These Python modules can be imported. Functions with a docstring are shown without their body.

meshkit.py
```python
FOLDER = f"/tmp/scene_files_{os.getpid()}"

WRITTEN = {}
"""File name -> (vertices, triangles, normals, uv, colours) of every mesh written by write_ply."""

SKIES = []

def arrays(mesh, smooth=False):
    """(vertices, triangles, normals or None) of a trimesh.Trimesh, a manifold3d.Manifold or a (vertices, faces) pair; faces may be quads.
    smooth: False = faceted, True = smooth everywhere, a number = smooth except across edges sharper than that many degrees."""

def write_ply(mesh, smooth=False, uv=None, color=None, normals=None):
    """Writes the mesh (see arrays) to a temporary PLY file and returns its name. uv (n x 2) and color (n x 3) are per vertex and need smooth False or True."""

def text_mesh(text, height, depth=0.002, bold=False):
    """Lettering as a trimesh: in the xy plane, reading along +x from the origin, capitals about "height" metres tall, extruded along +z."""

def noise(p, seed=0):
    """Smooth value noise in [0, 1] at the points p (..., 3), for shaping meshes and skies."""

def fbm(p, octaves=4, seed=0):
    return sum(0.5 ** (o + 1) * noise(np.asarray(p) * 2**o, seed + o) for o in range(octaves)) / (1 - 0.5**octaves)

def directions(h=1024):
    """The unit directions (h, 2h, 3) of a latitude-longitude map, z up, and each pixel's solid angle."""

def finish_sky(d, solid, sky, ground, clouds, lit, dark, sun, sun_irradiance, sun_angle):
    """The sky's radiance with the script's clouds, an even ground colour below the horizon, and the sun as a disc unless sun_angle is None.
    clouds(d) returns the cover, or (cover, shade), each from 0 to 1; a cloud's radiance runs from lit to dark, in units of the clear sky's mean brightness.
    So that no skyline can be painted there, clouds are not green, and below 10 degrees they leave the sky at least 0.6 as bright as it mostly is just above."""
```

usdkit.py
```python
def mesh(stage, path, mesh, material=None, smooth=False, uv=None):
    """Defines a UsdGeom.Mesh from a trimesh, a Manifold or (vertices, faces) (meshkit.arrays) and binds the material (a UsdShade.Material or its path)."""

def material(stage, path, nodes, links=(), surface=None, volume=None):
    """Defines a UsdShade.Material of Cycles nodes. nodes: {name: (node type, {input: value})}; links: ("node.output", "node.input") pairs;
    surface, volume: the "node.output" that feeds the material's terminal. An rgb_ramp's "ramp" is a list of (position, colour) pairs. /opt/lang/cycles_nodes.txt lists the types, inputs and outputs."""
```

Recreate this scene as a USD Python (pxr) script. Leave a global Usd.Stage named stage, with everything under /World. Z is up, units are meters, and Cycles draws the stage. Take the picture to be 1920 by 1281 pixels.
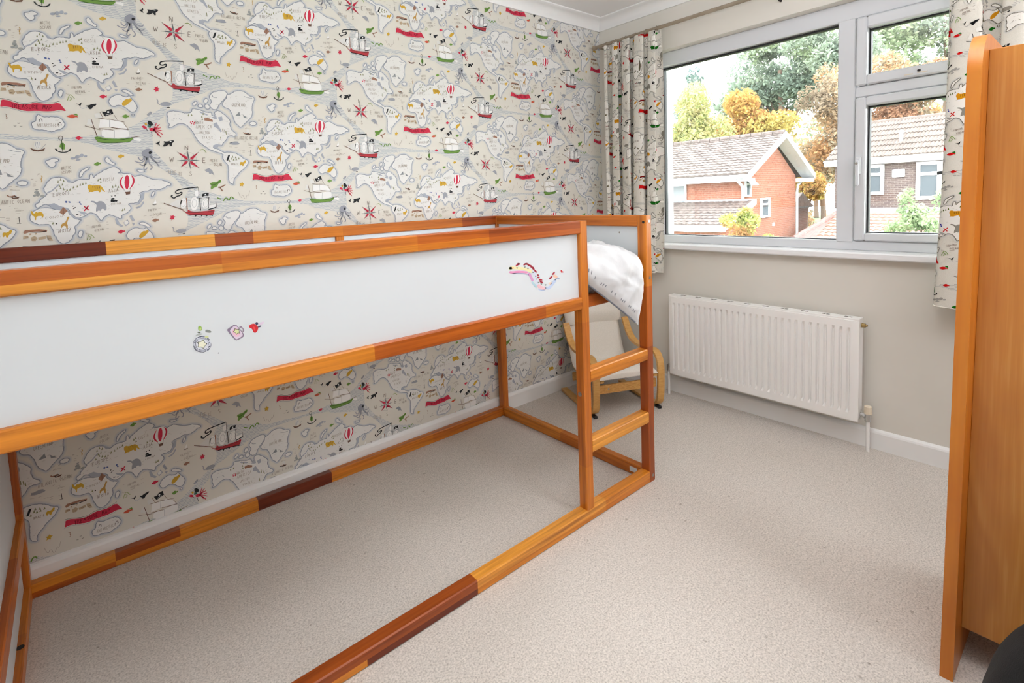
import math, numpy as np, trimesh, usdkit, meshkit, shapely, shapely.affinity
from shapely.geometry import Polygon, LineString, MultiPolygon
from shapely.ops import unary_union
from pxr import Usd, UsdGeom, UsdLux, UsdShade, Gf, Sdf, Vt
rng = np.random.default_rng(7)
stage = Usd.Stage.CreateInMemory()
UsdGeom.SetStageUpAxis(stage, 'Z')
UsdGeom.SetStageMetersPerUnit(stage, 1.0)
UsdGeom.Xform.Define(stage, '/World')

# ---------------------------------------------------------------- camera, sky, lights, exposure
# world: the room corner behind the armchair is the origin; papered wall y=0, window wall x=0, floor z=0
CAM = np.array([-2.8742, -2.2835, 1.2512]); YAW, PITCH, ROLL, FPX = 0.88376, -0.07852, -0.04028, 966.53
PPX, PPY = -35.86, -189.94
cy, sy, cp, sp = math.cos(YAW), math.sin(YAW), math.cos(PITCH), math.sin(PITCH)
fwd = np.array([cy*cp, sy*cp, sp]); rt = np.array([sy, -cy, 0.0]); up = np.cross(rt, fwd)
c, s = math.cos(ROLL), math.sin(ROLL)
right, upv = c*rt + s*up, -s*rt + c*up
cam = UsdGeom.Camera.Define(stage, '/World/camera')
cam.AddTransformOp().Set(Gf.Matrix4d(*right, 0, *upv, 0, *(-fwd), 0, *CAM, 1))
cam.CreateHorizontalApertureAttr(36.0)
cam.CreateVerticalApertureAttr(36.0*1281/1920)
cam.CreateFocalLengthAttr(FPX*36/1920)
cam.CreateHorizontalApertureOffsetAttr(-PPX*36/1920)
cam.CreateVerticalApertureOffsetAttr(PPY*36/1920)
cam.CreateClippingRangeAttr(Gf.Vec2f(0.02, 500))
cam.CreateFStopAttr(0.0)
cam.CreateExposureAttr(0.0)

def xform_light(l, pos, look=None):
    if look is None:
        l.AddTranslateOp().Set(Gf.Vec3d(*pos)); return
    f = np.array(look, float) - np.array(pos, float); f /= np.linalg.norm(f)
    r = np.cross(f, [0, 0, 1.0]); r /= np.linalg.norm(r); u = np.cross(r, f)
    l.AddTransformOp().Set(Gf.Matrix4d(*r, 0, *u, 0, *(-f), 0, *pos, 1))

dome = UsdLux.DomeLight.Define(stage, '/World/sky')          # even white overcast
dome.CreateIntensityAttr(4.0); dome.CreateColorAttr(Gf.Vec3f(0.96, 0.985, 1.0))
# daylight from a second window in the side wall, right of the view
side_l = UsdLux.RectLight.Define(stage, '/World/side_daylight')
side_l.CreateWidthAttr(1.7); side_l.CreateHeightAttr(1.3); side_l.CreateIntensityAttr(3.9); side_l.CreateColorAttr(Gf.Vec3f(0.94, 0.985, 1.06))
xform_light(side_l, (-0.90, -3.3, 1.65), (-1.3, -0.5, 0.3))
# ceiling lamp in the middle of the room
lamp = UsdLux.RectLight.Define(stage, '/World/ceiling_lamp')
lamp.CreateWidthAttr(1.0); lamp.CreateHeightAttr(1.0); lamp.CreateIntensityAttr(.8); lamp.CreateColorAttr(Gf.Vec3f(0.94, 0.985, 1.06))
xform_light(lamp, (-1.75, -2.1, 2.39), (-1.75, -2.099, 0))
# the photographer's two flashes: one bounced off the ceiling, one beside the camera
flash = UsdLux.RectLight.Define(stage, '/World/bounced_flash')
flash.CreateWidthAttr(0.5); flash.CreateHeightAttr(0.5); flash.CreateIntensityAttr(41.0); flash.CreateColorAttr(Gf.Vec3f(0.94, 0.985, 1.06))
xform_light(flash, (-1.75, -1.9, 1.85), (-1.75, -1.899, 3))
key = UsdLux.RectLight.Define(stage, '/World/camera_flash')
key.CreateWidthAttr(0.45); key.CreateHeightAttr(0.45); key.CreateIntensityAttr(5.0); key.CreateColorAttr(Gf.Vec3f(0.94, 0.985, 1.06))
xform_light(key, (-2.75, -2.7, 1.9), (-1.2, -0.5, 0.7))
spot = UsdLux.SphereLight.Define(stage, '/World/spot_lamp')     # standing lamp with a hood, aimed at the ladder end
spot.CreateRadiusAttr(0.12); spot.CreateIntensityAttr(40.0); spot.CreateColorAttr(Gf.Vec3f(0.94, 0.985, 1.06))
sh_ = UsdLux.ShapingAPI.Apply(spot.GetPrim()); sh_.CreateShapingConeAngleAttr(23.0); sh_.CreateShapingConeSoftnessAttr(0.8)
xform_light(spot, (-1.5, -3.1, 1.6), (-1.3, -0.5, 0.0))

# ---------------------------------------------------------------- data of the printed map pattern (0.1 mm, one repeat) and of the stickers (metres)
PC=dict(land=(228,226,221),landc=(228,226,221),coast=(132,137,145),coast2=(170,174,183),halo2=(178,184,194),ukc=(158,160,156),white=(238,236,232),red=(204,52,76),red2=(178,58,66),dred=(120,22,40),brown=(112,84,70),brown2=(158,118,98),yellow=(208,166,58),yellow2=(190,150,80),grey=(158,160,166),grey2=(140,144,146),grey3=(176,176,174),black=(40,42,44),dark=(70,66,62),tan=(190,148,80),tan2=(184,164,136),tree=(140,142,108),blue=(92,108,158),green=(112,150,70),green2=(150,168,108),dgreen=(60,84,50),orange=(206,92,66),teal=(70,110,96),oct=(152,154,162),ink=(146,134,124),inkl=(178,168,156),sail2=(222,220,214))
PF=[
('land',5,'land',np.float64(0.0),[-2622,-789,-2625,-705,-2568,-655,-2492,-635,-2505,-581,-2462,-527,-2346,-425,-2308,-363,-2335,-296,-2371,-259,-2372,-175,-2327,-69,-2241,58,-2146,159,-1988,214,-1879,190,-1773,122,-1689,49,-1625,2,-1505,79,-1364,123,-1248,115,-1145,94,-1120,260,-1080,311,-1045,252,-1039,155,-979,254,-878,315,-725,430,-573,516,-433,576,-351,524,-253,450,-263,382,-362,326,-241,346,-143,317,8,311,106,250,179,209,340,271,442,241,619,144,747,85,910,93,1096,42,1255,-47,1271,-125,1140,-105,1079,-184,910,-255,773,-274,670,-226,530,-308,372,-315,236,-380,283,-452,257,-611,184,-713,52,-746,-49,-737,-124,-777,-36,-896,-84,-1010,-232,-1119,-361,-1165,-331,-1253,-396,-1291,-489,-1210,-561,-1172,-655,-1123,-728,-1116,-857,-1206,-927,-1328,-970,-1264,-1042,-1123,-1108,-1056,-1224,-1026,-1297,-1064,-1398,-1150,-1517,-1193,-1607,-1175,-1650,-1136,-1732,-1029,-1771,-947,-1766,-888,-1897,-848,-2035,-894,-2121,-863,-2225,-805,-2305,-717,-2389,-686,-2479,-741,-2560,-808]),
('land',5,'land',np.float64(0.0),[-2639,-875,-2751,-1002,-2797,-1120,-2776,-1243,-2696,-1304,-2595,-1362,-2445,-1359,-2337,-1361,-2290,-1456,-2255,-1567,-2223,-1707,-2180,-1846,-2125,-1986,-2041,-2051,-1927,-2026,-1806,-1927,-1750,-1805,-1671,-1680,-1675,-1578,-1703,-1508,-1578,-1377,-1476,-1262,-1542,-1270,-1657,-1225,-1741,-1132,-1796,-1037,-1827,-940,-1902,-906,-2037,-915,-2144,-886,-2250,-843,-2356,-814,-2508,-829]),
('land',5,'land',np.float64(0.0),[-1574,-1670,-1507,-1634,-1474,-1690,-1502,-1805,-1549,-1874,-1598,-1849,-1605,-1762]),
('land',5,'land',np.float64(0.0),[-1414,211,-1413,313,-1339,427,-1228,514,-1108,547,-1123,509,-1236,416,-1324,328,-1368,209]),
('land',5,'land',np.float64(0.0),[-663,843,-589,917,-542,836,-483,727,-375,686,-418,609,-525,659,-640,743]),
('land',5,'land',np.float64(0.0),[-2267,729,-2138,782,-2068,838,-1918,796,-1945,728,-2023,725,-1998,625,-2070,546,-2127,516,-2196,596]),
('land',5,'land',np.float64(0.0),[-211,-1812,-101,-1708,7,-1645,110,-1657,185,-1697,315,-1707,373,-1638,417,-1754,514,-1873,583,-2026,516,-2190,379,-2239,282,-2129,158,-2029,4,-2010,-130,-2084,-226,-2005,-249,-1908]),
('land',5,'land',np.float64(0.0),[386,-2311,467,-2299,435,-2371]),
('land',5,'land',np.float64(0.0),[148,-1497,230,-1451,358,-1492,508,-1613,452,-1640,299,-1576]),
('land',5,'land',np.float64(0.0),[626,-437,702,-325,740,-358,661,-501,614,-526]),
('land',5,'land',np.float64(0.0),[252,474,381,464,488,426,400,381,246,405]),
('land',5,'land',np.float64(0.0),[-2355,-2778,-2252,-2728,-2217,-2566,-2167,-2505,-2105,-2559,-1995,-2580,-1811,-2553,-1629,-2570,-1556,-2669,-1508,-2800,-1613,-2940,-1731,-2976,-1852,-3047,-1963,-3018,-2119,-2997,-2274,-2991,-2356,-2923]),
('land',5,'land',np.float64(0.0),[1505,-2175,1656,-2081,1886,-2113,2119,-2156,2302,-2109,2338,-1951,2494,-1976,2675,-2013,2855,-2081,2984,-2037,3003,-2209,3132,-2165,3104,-2028,3243,-1959,3395,-2069,3547,-2199,3651,-2340,3609,-2477,3659,-2686,3835,-2862,3790,-2928,3626,-2918,3490,-2977,3450,-3085,3309,-3231,3263,-3331,3113,-3280,2965,-3355,2942,-3454,3132,-3465,3221,-3557,3361,-3624,3308,-3689,3153,-3605,2997,-3557,2813,-3492,2637,-3343,2463,-3195,2369,-3028,2334,-2893,2225,-2729,2088,-2568,1943,-2527,1794,-2553,1639,-2678,1477,-2731,1557,-2624,1494,-2505,1524,-2371,1484,-2259]),
('land',5,'land',np.float64(0.0),[3605,-1423,3580,-1320,3781,-1248,3887,-1150,4090,-1094,4288,-1145,4415,-1276,4550,-1299,4642,-1363,4552,-1515,4496,-1808,4520,-1951,4418,-2175,4199,-2369,4032,-2583,3921,-2493,3815,-2358,3778,-2183,3725,-2010,3639,-1841,3478,-1818,3391,-1686,3492,-1538]),
('land',5,'land',np.float64(0.0),[3003,-1358,3104,-1262,3333,-1177,3558,-1176,3621,-1281,3504,-1467,3364,-1619,3257,-1767,3181,-1929,3040,-1923,2946,-1793,3047,-1612,2956,-1482]),
('land',5,'land',np.float64(0.0),[2366,-1746,2471,-1669,2519,-1719,2445,-1817,2377,-1840]),
('land',5,'land',np.float64(0.0),[2537,-1809,2633,-1750,2720,-1818,2654,-1885,2547,-1876]),
('land',5,'land',np.float64(0.0),[2753,-1587,2867,-1508,2916,-1606,2837,-1699,2761,-1688]),
('land',5,'land',np.float64(0.0),[2770,-1773,2896,-1745,2966,-1860,2866,-1936,2784,-1874]),
('land',5,'land',np.float64(0.0),[3311,-3654,3412,-3598,3609,-3593,3771,-3642,3900,-3711,4058,-3852,4230,-3921,4162,-4068,4049,-4214,3889,-4323,3778,-4468,3634,-4611,3571,-4790,3589,-4862,3469,-4825,3414,-4681,3430,-4468,3462,-4254,3426,-4076,3322,-3936,3261,-3796]),
('land',5,'land',np.float64(0.0),[4378,-2351,4495,-2307,4613,-2351,4614,-2434,4483,-2467,4383,-2430]),
('f',6,'coast2',np.float64(0.0),[3030,-2477,3145,-2418,3214,-2570,3311,-2768,3260,-2805,3159,-2660,3037,-2598]),
('f',6,'coast2',np.float64(0.0),[3208,-2222,3355,-2177,3376,-2333,3260,-2376]),
('f',6,'coast2',np.float64(0.0),[2951,-3332,3098,-3267,3256,-3303,3268,-3356,3139,-3370,3084,-3456,2959,-3436]),
('f',6,'coast2',np.float64(0.0),[2550,-2036,2732,-2077,2881,-2159,2817,-2180,2607,-2100]),
('f',6,'coast2',np.float64(0.0),[2969,-2239,3082,-2196,3149,-2157,3170,-2294,3091,-2300]),
('f',6,'coast2',np.float64(0.0),[-1757,-916,-1732,-1029,-1652,-1157,-1473,-1218,-1498,-1250,-1635,-1231,-1730,-1146,-1788,-1022]),
('f',6,'coast2',np.float64(0.0),[-2304,-702,-2148,-666,-2024,-764,-1895,-818,-1764,-859,-1880,-903,-2080,-900,-2227,-820]),
('f',6,'coast2',np.float64(0.0),[-2314,-307,-2178,-229,-1986,-28,-1966,-62,-2159,-263,-2296,-347]),
('f',6,'coast2',np.float64(0.0),[-1814,172,-1686,87,-1647,13,-1737,21]),
('f',6,'coast2',np.float64(0.0),[-1544,-962,-1408,-989,-1296,-1049,-1394,-1105,-1482,-1042]),
('f',6,'coast2',np.float64(0.0),[-546,-1292,-492,-1241,-410,-1461,-316,-1544,-370,-1595,-510,-1472]),
('f',6,'coast2',np.float64(0.0),[-113,-1214,-44,-1160,42,-1368,-25,-1406]),
('f',6,'coast2',np.float64(0.0),[-307,-1435,-173,-1328,-119,-1462,-242,-1567]),
('f',6,'coast2',np.float64(0.0),[91,-911,252,-845,356,-676,369,-753,274,-889,139,-952]),
('f',6,'coast2',np.float64(0.0),[-55,-1455,46,-1476,-12,-1560]),
('f',6,'coast2',np.float64(0.0),[314,-385,421,-355,376,-595,203,-804,98,-817,265,-672]),
('f',7,'landc',np.float64(0.0),[-158,-1435,-166,-1463,-185,-1486,-211,-1501,-238,-1504,-262,-1494,-277,-1474,-281,-1448,-273,-1420,-254,-1397,-228,-1382,-201,-1379,-177,-1389,-162,-1409]),
('f',6,'ukc',np.float64(0.0),[-2509,-281,-2517,-304,-2535,-324,-2560,-338,-2587,-342,-2610,-336,-2625,-321,-2630,-300,-2622,-277,-2604,-256,-2579,-243,-2552,-238,-2529,-244,-2514,-260]),
('f',6,'ukc',np.float64(0.0),[-2574,-389,-2580,-407,-2594,-423,-2613,-433,-2634,-436,-2653,-432,-2664,-420,-2668,-403,-2662,-385,-2647,-370,-2628,-359,-2607,-356,-2589,-361,-2577,-372]),
('f',6,'ukc',np.float64(0.0),[-2482,-361,-2489,-389,-2506,-413,-2527,-428,-2550,-432,-2570,-423,-2582,-403,-2585,-377,-2578,-349,-2562,-325,-2540,-310,-2517,-306,-2497,-315,-2485,-335]),
('f',6,'ukc',np.float64(0.0),[-2370,-409,-2378,-427,-2396,-444,-2421,-455,-2448,-459,-2472,-455,-2487,-443,-2492,-427,-2484,-409,-2466,-392,-2441,-381,-2414,-377,-2391,-381,-2375,-392]),
('f',6,'ukc',np.float64(0.0),[-2509,-197,-2514,-207,-2526,-217,-2544,-224,-2563,-227,-2580,-225,-2591,-219,-2595,-210,-2590,-200,-2577,-190,-2560,-183,-2540,-180,-2524,-181,-2512,-187]),
('f',6,'coast2',np.float64(0.0),[-1460,861,-1476,831,-1514,807,-1560,798,-1595,808,-1607,833,-1591,863,-1553,887,-1507,896,-1471,886]),
('f',6,'coast2',np.float64(0.0),[-1346,906,-1362,865,-1399,835,-1442,827,-1475,844,-1485,879,-1469,920,-1432,950,-1389,958,-1356,941]),
('f',6,'coast2',np.float64(0.0),[-1236,956,-1250,919,-1283,892,-1320,884,-1349,900,-1358,933,-1343,969,-1311,997,-1273,1004,-1245,989]),
('f',6,'coast2',np.float64(0.0),[-1143,930,-1154,907,-1181,889,-1213,883,-1238,891,-1246,910,-1235,933,-1208,951,-1176,957,-1151,949]),
('f',6,'coast2',np.float64(0.0),[-1331,807,-1346,787,-1382,770,-1425,762,-1459,766,-1471,781,-1456,800,-1420,818,-1377,826,-1343,822]),
('l',7,'coast',np.float64(1.91),[3065,-1369,3090,-1453,3232,-1457]),
('l',7,'coast',np.float64(1.71),[4242,-1310,4408,-1366,4546,-1354]),
('f',7,'white',np.float64(0.0),[153,72,151,142,132,205,98,255,53,291,-2,309,-63,308,-125,289,-183,253,-235,202,-276,140,-305,71,-318,0,-316,-69,-298,-131,-269,-219,-224,-255,-169,-274,-109,-274,-47,-256,12,-221,65,-170,107,-108,139,0]),
('f',8,'red',np.float64(0.0),[-64,290,-18,230,-6,63,-42,-126,-93,-257,-131,-232,-165,-114,-160,39,-121,213]),
('f',8,'red',np.float64(0.0),[-158,253,-256,161,-312,16,-298,-119,-236,-216,-164,-261,-219,-168,-259,-37,-241,88,-197,201]),
('f',8,'red',np.float64(0.0),[32,284,119,221,154,88,117,-57,36,-177,-46,-250,27,-132,87,16,92,140,64,243]),
('f',8,'brown',np.float64(0.0),[-164,-334,-11,-319,-29,-417,-147,-433]),
('l',8,'grey',np.float64(0.77),[-211,-228,-157,-333]),
('l',8,'grey',np.float64(0.78),[-2,-207,-21,-314]),
('f',7,'yellow',np.float64(0.0),[-1217,-80,-1145,-48,-1097,-99,-909,-70,-823,-123,-780,-251,-733,-334,-807,-285,-849,-216,-862,-314,-919,-337,-937,-265,-1046,-290,-1091,-317,-1166,-308,-1195,-327,-1195,-238,-1226,-184]),
('l',8,'brown',np.float64(1.21),[-1080,-117,-1074,-220]),
('l',8,'brown',np.float64(1.22),[-1020,-108,-1014,-211]),
('l',8,'brown',np.float64(1.22),[-960,-99,-954,-202]),
('l',8,'brown',np.float64(1.23),[-899,-90,-893,-193]),
('f',7,'grey',np.float64(0.0),[-1179,-620,-1074,-629,-1008,-701,-955,-634,-836,-648,-760,-758,-744,-922,-803,-995,-833,-909,-906,-918,-924,-998,-976,-956,-1008,-990,-1061,-1006,-1041,-869,-1014,-776,-1079,-695,-1159,-667]),
('f',7,'white',np.float64(0.0),[-472,-499,-480,-524,-496,-545,-519,-559,-544,-562,-565,-554,-578,-537,-582,-514,-575,-490,-558,-468,-535,-455,-511,-451,-490,-459,-476,-476]),
('f',8,'black',np.float64(0.0),[-549,-473,-554,-488,-565,-496,-577,-496,-584,-485,-582,-471,-574,-458,-562,-454,-552,-460]),
('f',8,'black',np.float64(0.0),[-457,-461,-462,-475,-473,-484,-485,-483,-491,-473,-490,-458,-482,-446,-470,-441,-460,-447]),
('f',8,'black',np.float64(0.0),[-490,-562,-506,-588,-542,-605,-582,-606,-607,-590,-605,-565,-577,-543,-536,-533,-502,-540]),
('f',8,'black',np.float64(0.0),[-444,-635,-463,-665,-509,-685,-559,-687,-590,-669,-588,-640,-553,-613,-502,-601,-459,-610]),
('f',8,'black',np.float64(0.0),[-558,-641,-567,-669,-586,-686,-605,-684,-617,-663,-614,-634,-599,-610,-579,-602,-562,-614]),
('f',8,'black',np.float64(0.0),[-419,-644,-427,-668,-443,-683,-460,-681,-469,-663,-467,-638,-455,-617,-437,-610,-423,-621]),
('f',7,'yellow',np.float64(0.0),[-2751,-996,-2768,-906,-2730,-901,-2712,-941,-2693,-1008,-2634,-936,-2595,-973,-2537,-923,-2473,-980,-2447,-1047,-2470,-1144,-2492,-1146,-2497,-1082,-2571,-1077,-2641,-1100,-2652,-1209,-2678,-1212,-2680,-1105,-2708,-1067,-2739,-1056]),
('f',7,'tan',np.float64(0.0),[-1843,-1139,-1805,-1146,-1800,-1198,-1842,-1261,-1874,-1381,-1856,-1437,-1875,-1561,-1900,-1563,-1913,-1443,-1992,-1452,-2020,-1518,-2046,-1509,-2024,-1383,-1914,-1327,-1873,-1235]),
('f',7,'brown2',np.float64(0.0),[-2047,-982,-1927,-803,-1822,-939,-1950,-1080]),
('l',8,'brown',np.float64(0.91),[-1927,-803,-1938,-1069]),
('l',8,'red',np.float64(3.56),[-1370,-808,-1247,-940]),
('l',8,'red',np.float64(3.59),[-1240,-785,-1382,-962]),
('f',8,'tree',np.float64(0.0),[-2018,13,-1986,103,-1968,21]),
('f',8,'tree',np.float64(0.0),[-1946,82,-1914,173,-1896,90]),
('f',8,'tree',np.float64(0.0),[-1872,37,-1840,128,-1822,45]),
('f',8,'tree',np.float64(0.0),[-1996,-127,-1964,-36,-1947,-119]),
('f',8,'tree',np.float64(0.0),[-1915,-85,-1883,6,-1865,-77]),
('f',8,'tree',np.float64(0.0),[-2075,-282,-2043,-191,-2026,-274]),
('f',8,'tree',np.float64(0.0),[-1968,-194,-1937,-103,-1919,-186]),
('f',8,'tree',np.float64(0.0),[-1894,-240,-1862,-149,-1845,-232]),
('f',8,'tree',np.float64(0.0),[-1808,-269,-1775,-178,-1757,-262]),
('f',8,'tree',np.float64(0.0),[-1728,-257,-1695,-166,-1678,-250]),
('f',8,'tree',np.float64(0.0),[-1631,-185,-1599,-93,-1581,-177]),
('f',8,'tree',np.float64(0.0),[-1526,-154,-1494,-62,-1475,-146]),
('f',8,'tree',np.float64(0.0),[-1441,-97,-1409,-4,-1390,-89]),
('f',8,'tree',np.float64(0.0),[-1370,-71,-1337,22,-1319,-63]),
('f',8,'tree',np.float64(0.0),[-1287,-44,-1254,50,-1235,-35]),
('f',8,'tree',np.float64(0.0),[-937,56,-904,151,-884,64]),
('f',8,'tree',np.float64(0.0),[-875,96,-841,190,-821,104]),
('f',8,'tree',np.float64(0.0),[-872,-23,-838,72,-819,-15]),
('f',8,'tree',np.float64(0.0),[-546,-183,-511,-87,-491,-175]),
('f',8,'tree',np.float64(0.0),[-456,-139,-421,-43,-401,-131]),
('f',8,'tree',np.float64(0.0),[-386,-190,-351,-93,-330,-181]),
('f',8,'tree',np.float64(0.0),[-2264,-1378,-2233,-1289,-2215,-1373]),
('f',8,'tree',np.float64(0.0),[-327,-1020,-292,-924,-271,-1013]),
('f',8,'tree',np.float64(0.0),[-263,-997,-227,-901,-206,-990]),
('f',8,'blue',np.float64(0.0),[-1805,-655,-1825,-673,-1851,-670,-1868,-647,-1865,-619,-1846,-601,-1820,-605,-1803,-627]),
('f',8,'blue',np.float64(0.0),[-1720,-664,-1738,-676,-1762,-670,-1780,-650,-1781,-628,-1764,-616,-1739,-621,-1721,-641]),
('f',8,'blue',np.float64(0.0),[-1455,-674,-1471,-690,-1491,-688,-1504,-670,-1501,-647,-1485,-631,-1465,-633,-1452,-651]),
('f',8,'blue',np.float64(0.0),[-1428,-738,-1444,-749,-1466,-744,-1482,-726,-1483,-706,-1467,-695,-1445,-700,-1429,-718]),
('f',8,'dark',np.float64(0.0),[-1644,-785,-1654,-800,-1674,-806,-1688,-799,-1687,-783,-1671,-772,-1652,-772]),
('f',8,'dark',np.float64(0.0),[-1582,-835,-1595,-848,-1623,-855,-1644,-850,-1643,-837,-1620,-826,-1593,-825]),
('f',8,'dark',np.float64(0.0),[-1545,-1079,-1560,-1095,-1591,-1102,-1616,-1096,-1614,-1080,-1588,-1068,-1557,-1067]),
('f',8,'dark',np.float64(0.0),[-1459,-1104,-1471,-1119,-1495,-1126,-1513,-1118,-1511,-1103,-1492,-1091,-1468,-1092]),
('f',8,'dark',np.float64(0.0),[-2130,-1358,-2140,-1379,-2157,-1386,-2169,-1373,-2168,-1351,-2153,-1335,-2136,-1338]),
('f',8,'dark',np.float64(0.0),[-1628,-871,-1638,-883,-1658,-889,-1673,-883,-1672,-870,-1655,-860,-1636,-860]),
('f',7,'red',np.float64(0.0),[-3030,-2090,-2889,-2097,-2746,-2155,-2537,-2214,-2383,-2187,-2225,-2125,-2048,-2138,-1823,-2140,-1606,-2056,-1509,-2232,-1429,-2345,-1608,-2314,-1796,-2366,-1979,-2386,-2202,-2383,-2467,-2418,-2678,-2363,-2843,-2311,-2968,-2301,-3079,-2333,-3044,-2209]),
('l',8,'dark',np.float64(0.84),[-3056,-2057,-2886,-2063,-2743,-2121,-2534,-2174,-2380,-2152,-2221,-2087,-2045,-2100,-1820,-2104,-1584,-2019]),
('l',8,'grey',np.float64(0.84),[-3098,-2365,-2971,-2335,-2846,-2345,-2681,-2400,-2471,-2455,-2205,-2421,-1982,-2424,-1799,-2405,-1611,-2352]),
('t',9,'dred',1.49,[-2825,-2346,-1792,-2313,-2814,-2215],'TREASURE MAP'),
('f',7,'brown2',np.float64(0.0),[-3003,-1591,-2945,-1523,-2608,-1519,-2396,-1553,-2424,-1636,-2614,-1591,-2826,-1594,-2976,-1649]),
('l',8,'black',np.float64(2.55),[-2847,-1596,-2701,-1614,-2552,-1621,-2432,-1591]),
('f',7,'tan2',np.float64(0.0),[-3003,-1716,-2888,-1718,-2885,-1796,-3021,-1816]),
('f',7,'tan2',np.float64(0.0),[-2831,-1783,-2732,-1730,-2664,-1808,-2725,-1905,-2819,-1894]),
('f',7,'tan2',np.float64(0.0),[-2652,-1793,-2456,-1753,-2452,-1844,-2638,-1876]),
('f',7,'tan2',np.float64(0.0),[-2433,-1734,-2336,-1747,-2279,-1928,-2361,-1921,-2420,-1841]),
('f',7,'tan2',np.float64(0.0),[-2851,-1644,-2809,-1640,-2818,-1697,-2860,-1701]),
('f',7,'tan2',np.float64(0.0),[-2725,-1645,-2671,-1634,-2668,-1681,-2718,-1695]),
('l',8,'brown',np.float64(0.84),[-2960,-1754,-2886,-1760]),
('l',8,'brown',np.float64(0.85),[-2801,-1850,-2725,-1857]),
('l',8,'brown',np.float64(0.87),[-2586,-1815,-2509,-1821]),
('l',8,'brown',np.float64(0.88),[-2394,-1838,-2316,-1845]),
('f',7,'red',np.float64(0.0),[-511,-1762,-438,-1704,-378,-1676,-324,-1730,-275,-1696,-296,-1742,-282,-1785,-327,-1760,-390,-1825,-446,-1808]),
('f',7,'brown2',np.float64(0.0),[553,-1415,628,-1359,689,-1331,744,-1382,795,-1348,773,-1393,788,-1433,742,-1410,678,-1472,620,-1457]),
('f',7,'green',np.float64(0.0),[-997,643,-926,705,-869,737,-818,690,-771,727,-791,680,-778,640,-820,661,-881,593,-935,605]),
('f',7,'yellow',np.float64(0.0),[-300,920,-232,983,-177,1015,-129,966,-83,1003,-103,956,-90,915,-131,936,-189,867,-240,880]),
('f',7,'orange',np.float64(0.0),[-1452,-2513,-1355,-2460,-1275,-2435,-1201,-2482,-1135,-2451,-1162,-2493,-1141,-2531,-1203,-2509,-1286,-2567,-1363,-2553]),
('f',7,'green',np.float64(0.0),[92,-2405,163,-2347,220,-2320,271,-2377,318,-2344,297,-2391,310,-2435,268,-2408,208,-2473,154,-2454]),
('f',7,'red',np.float64(0.0),[-1286,-3229,-1219,-3180,-1165,-3157,-1116,-3208,-1071,-3180,-1090,-3221,-1078,-3260,-1118,-3235,-1175,-3291,-1227,-3273]),
('f',8,'green',np.float64(0.0),[-1266,-2425,-1169,-2397,-1139,-2476,-1221,-2452]),
('f',7,'red',np.float64(0.0),[1268,-1205,1263,-1293,1338,-1293,1269,-1345,1295,-1422,1232,-1386,1182,-1462,1188,-1374,1114,-1374,1181,-1322,1156,-1246,1219,-1281]),
('f',7,'yellow',np.float64(0.0),[3780,10,3787,-72,3862,-82,3789,-129,3788,-213,3737,-161,3662,-202,3703,-122,3657,-64,3734,-67]),
('f',7,'black',np.float64(0.0),[-1166,-2063,-1071,-2070,-1005,-2004,-1029,-2091,-1065,-2145,-1085,-2102]),
('f',7,'black',np.float64(0.0),[-904,-2102,-831,-2095,-729,-2041,-578,-2007,-634,-2094,-711,-2131,-755,-2220,-829,-2217,-836,-2157]),
('l',8,'halo2',np.float64(1.21),[-1065,-2145,-1012,-2231,-936,-2195,-873,-2160]),
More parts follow.
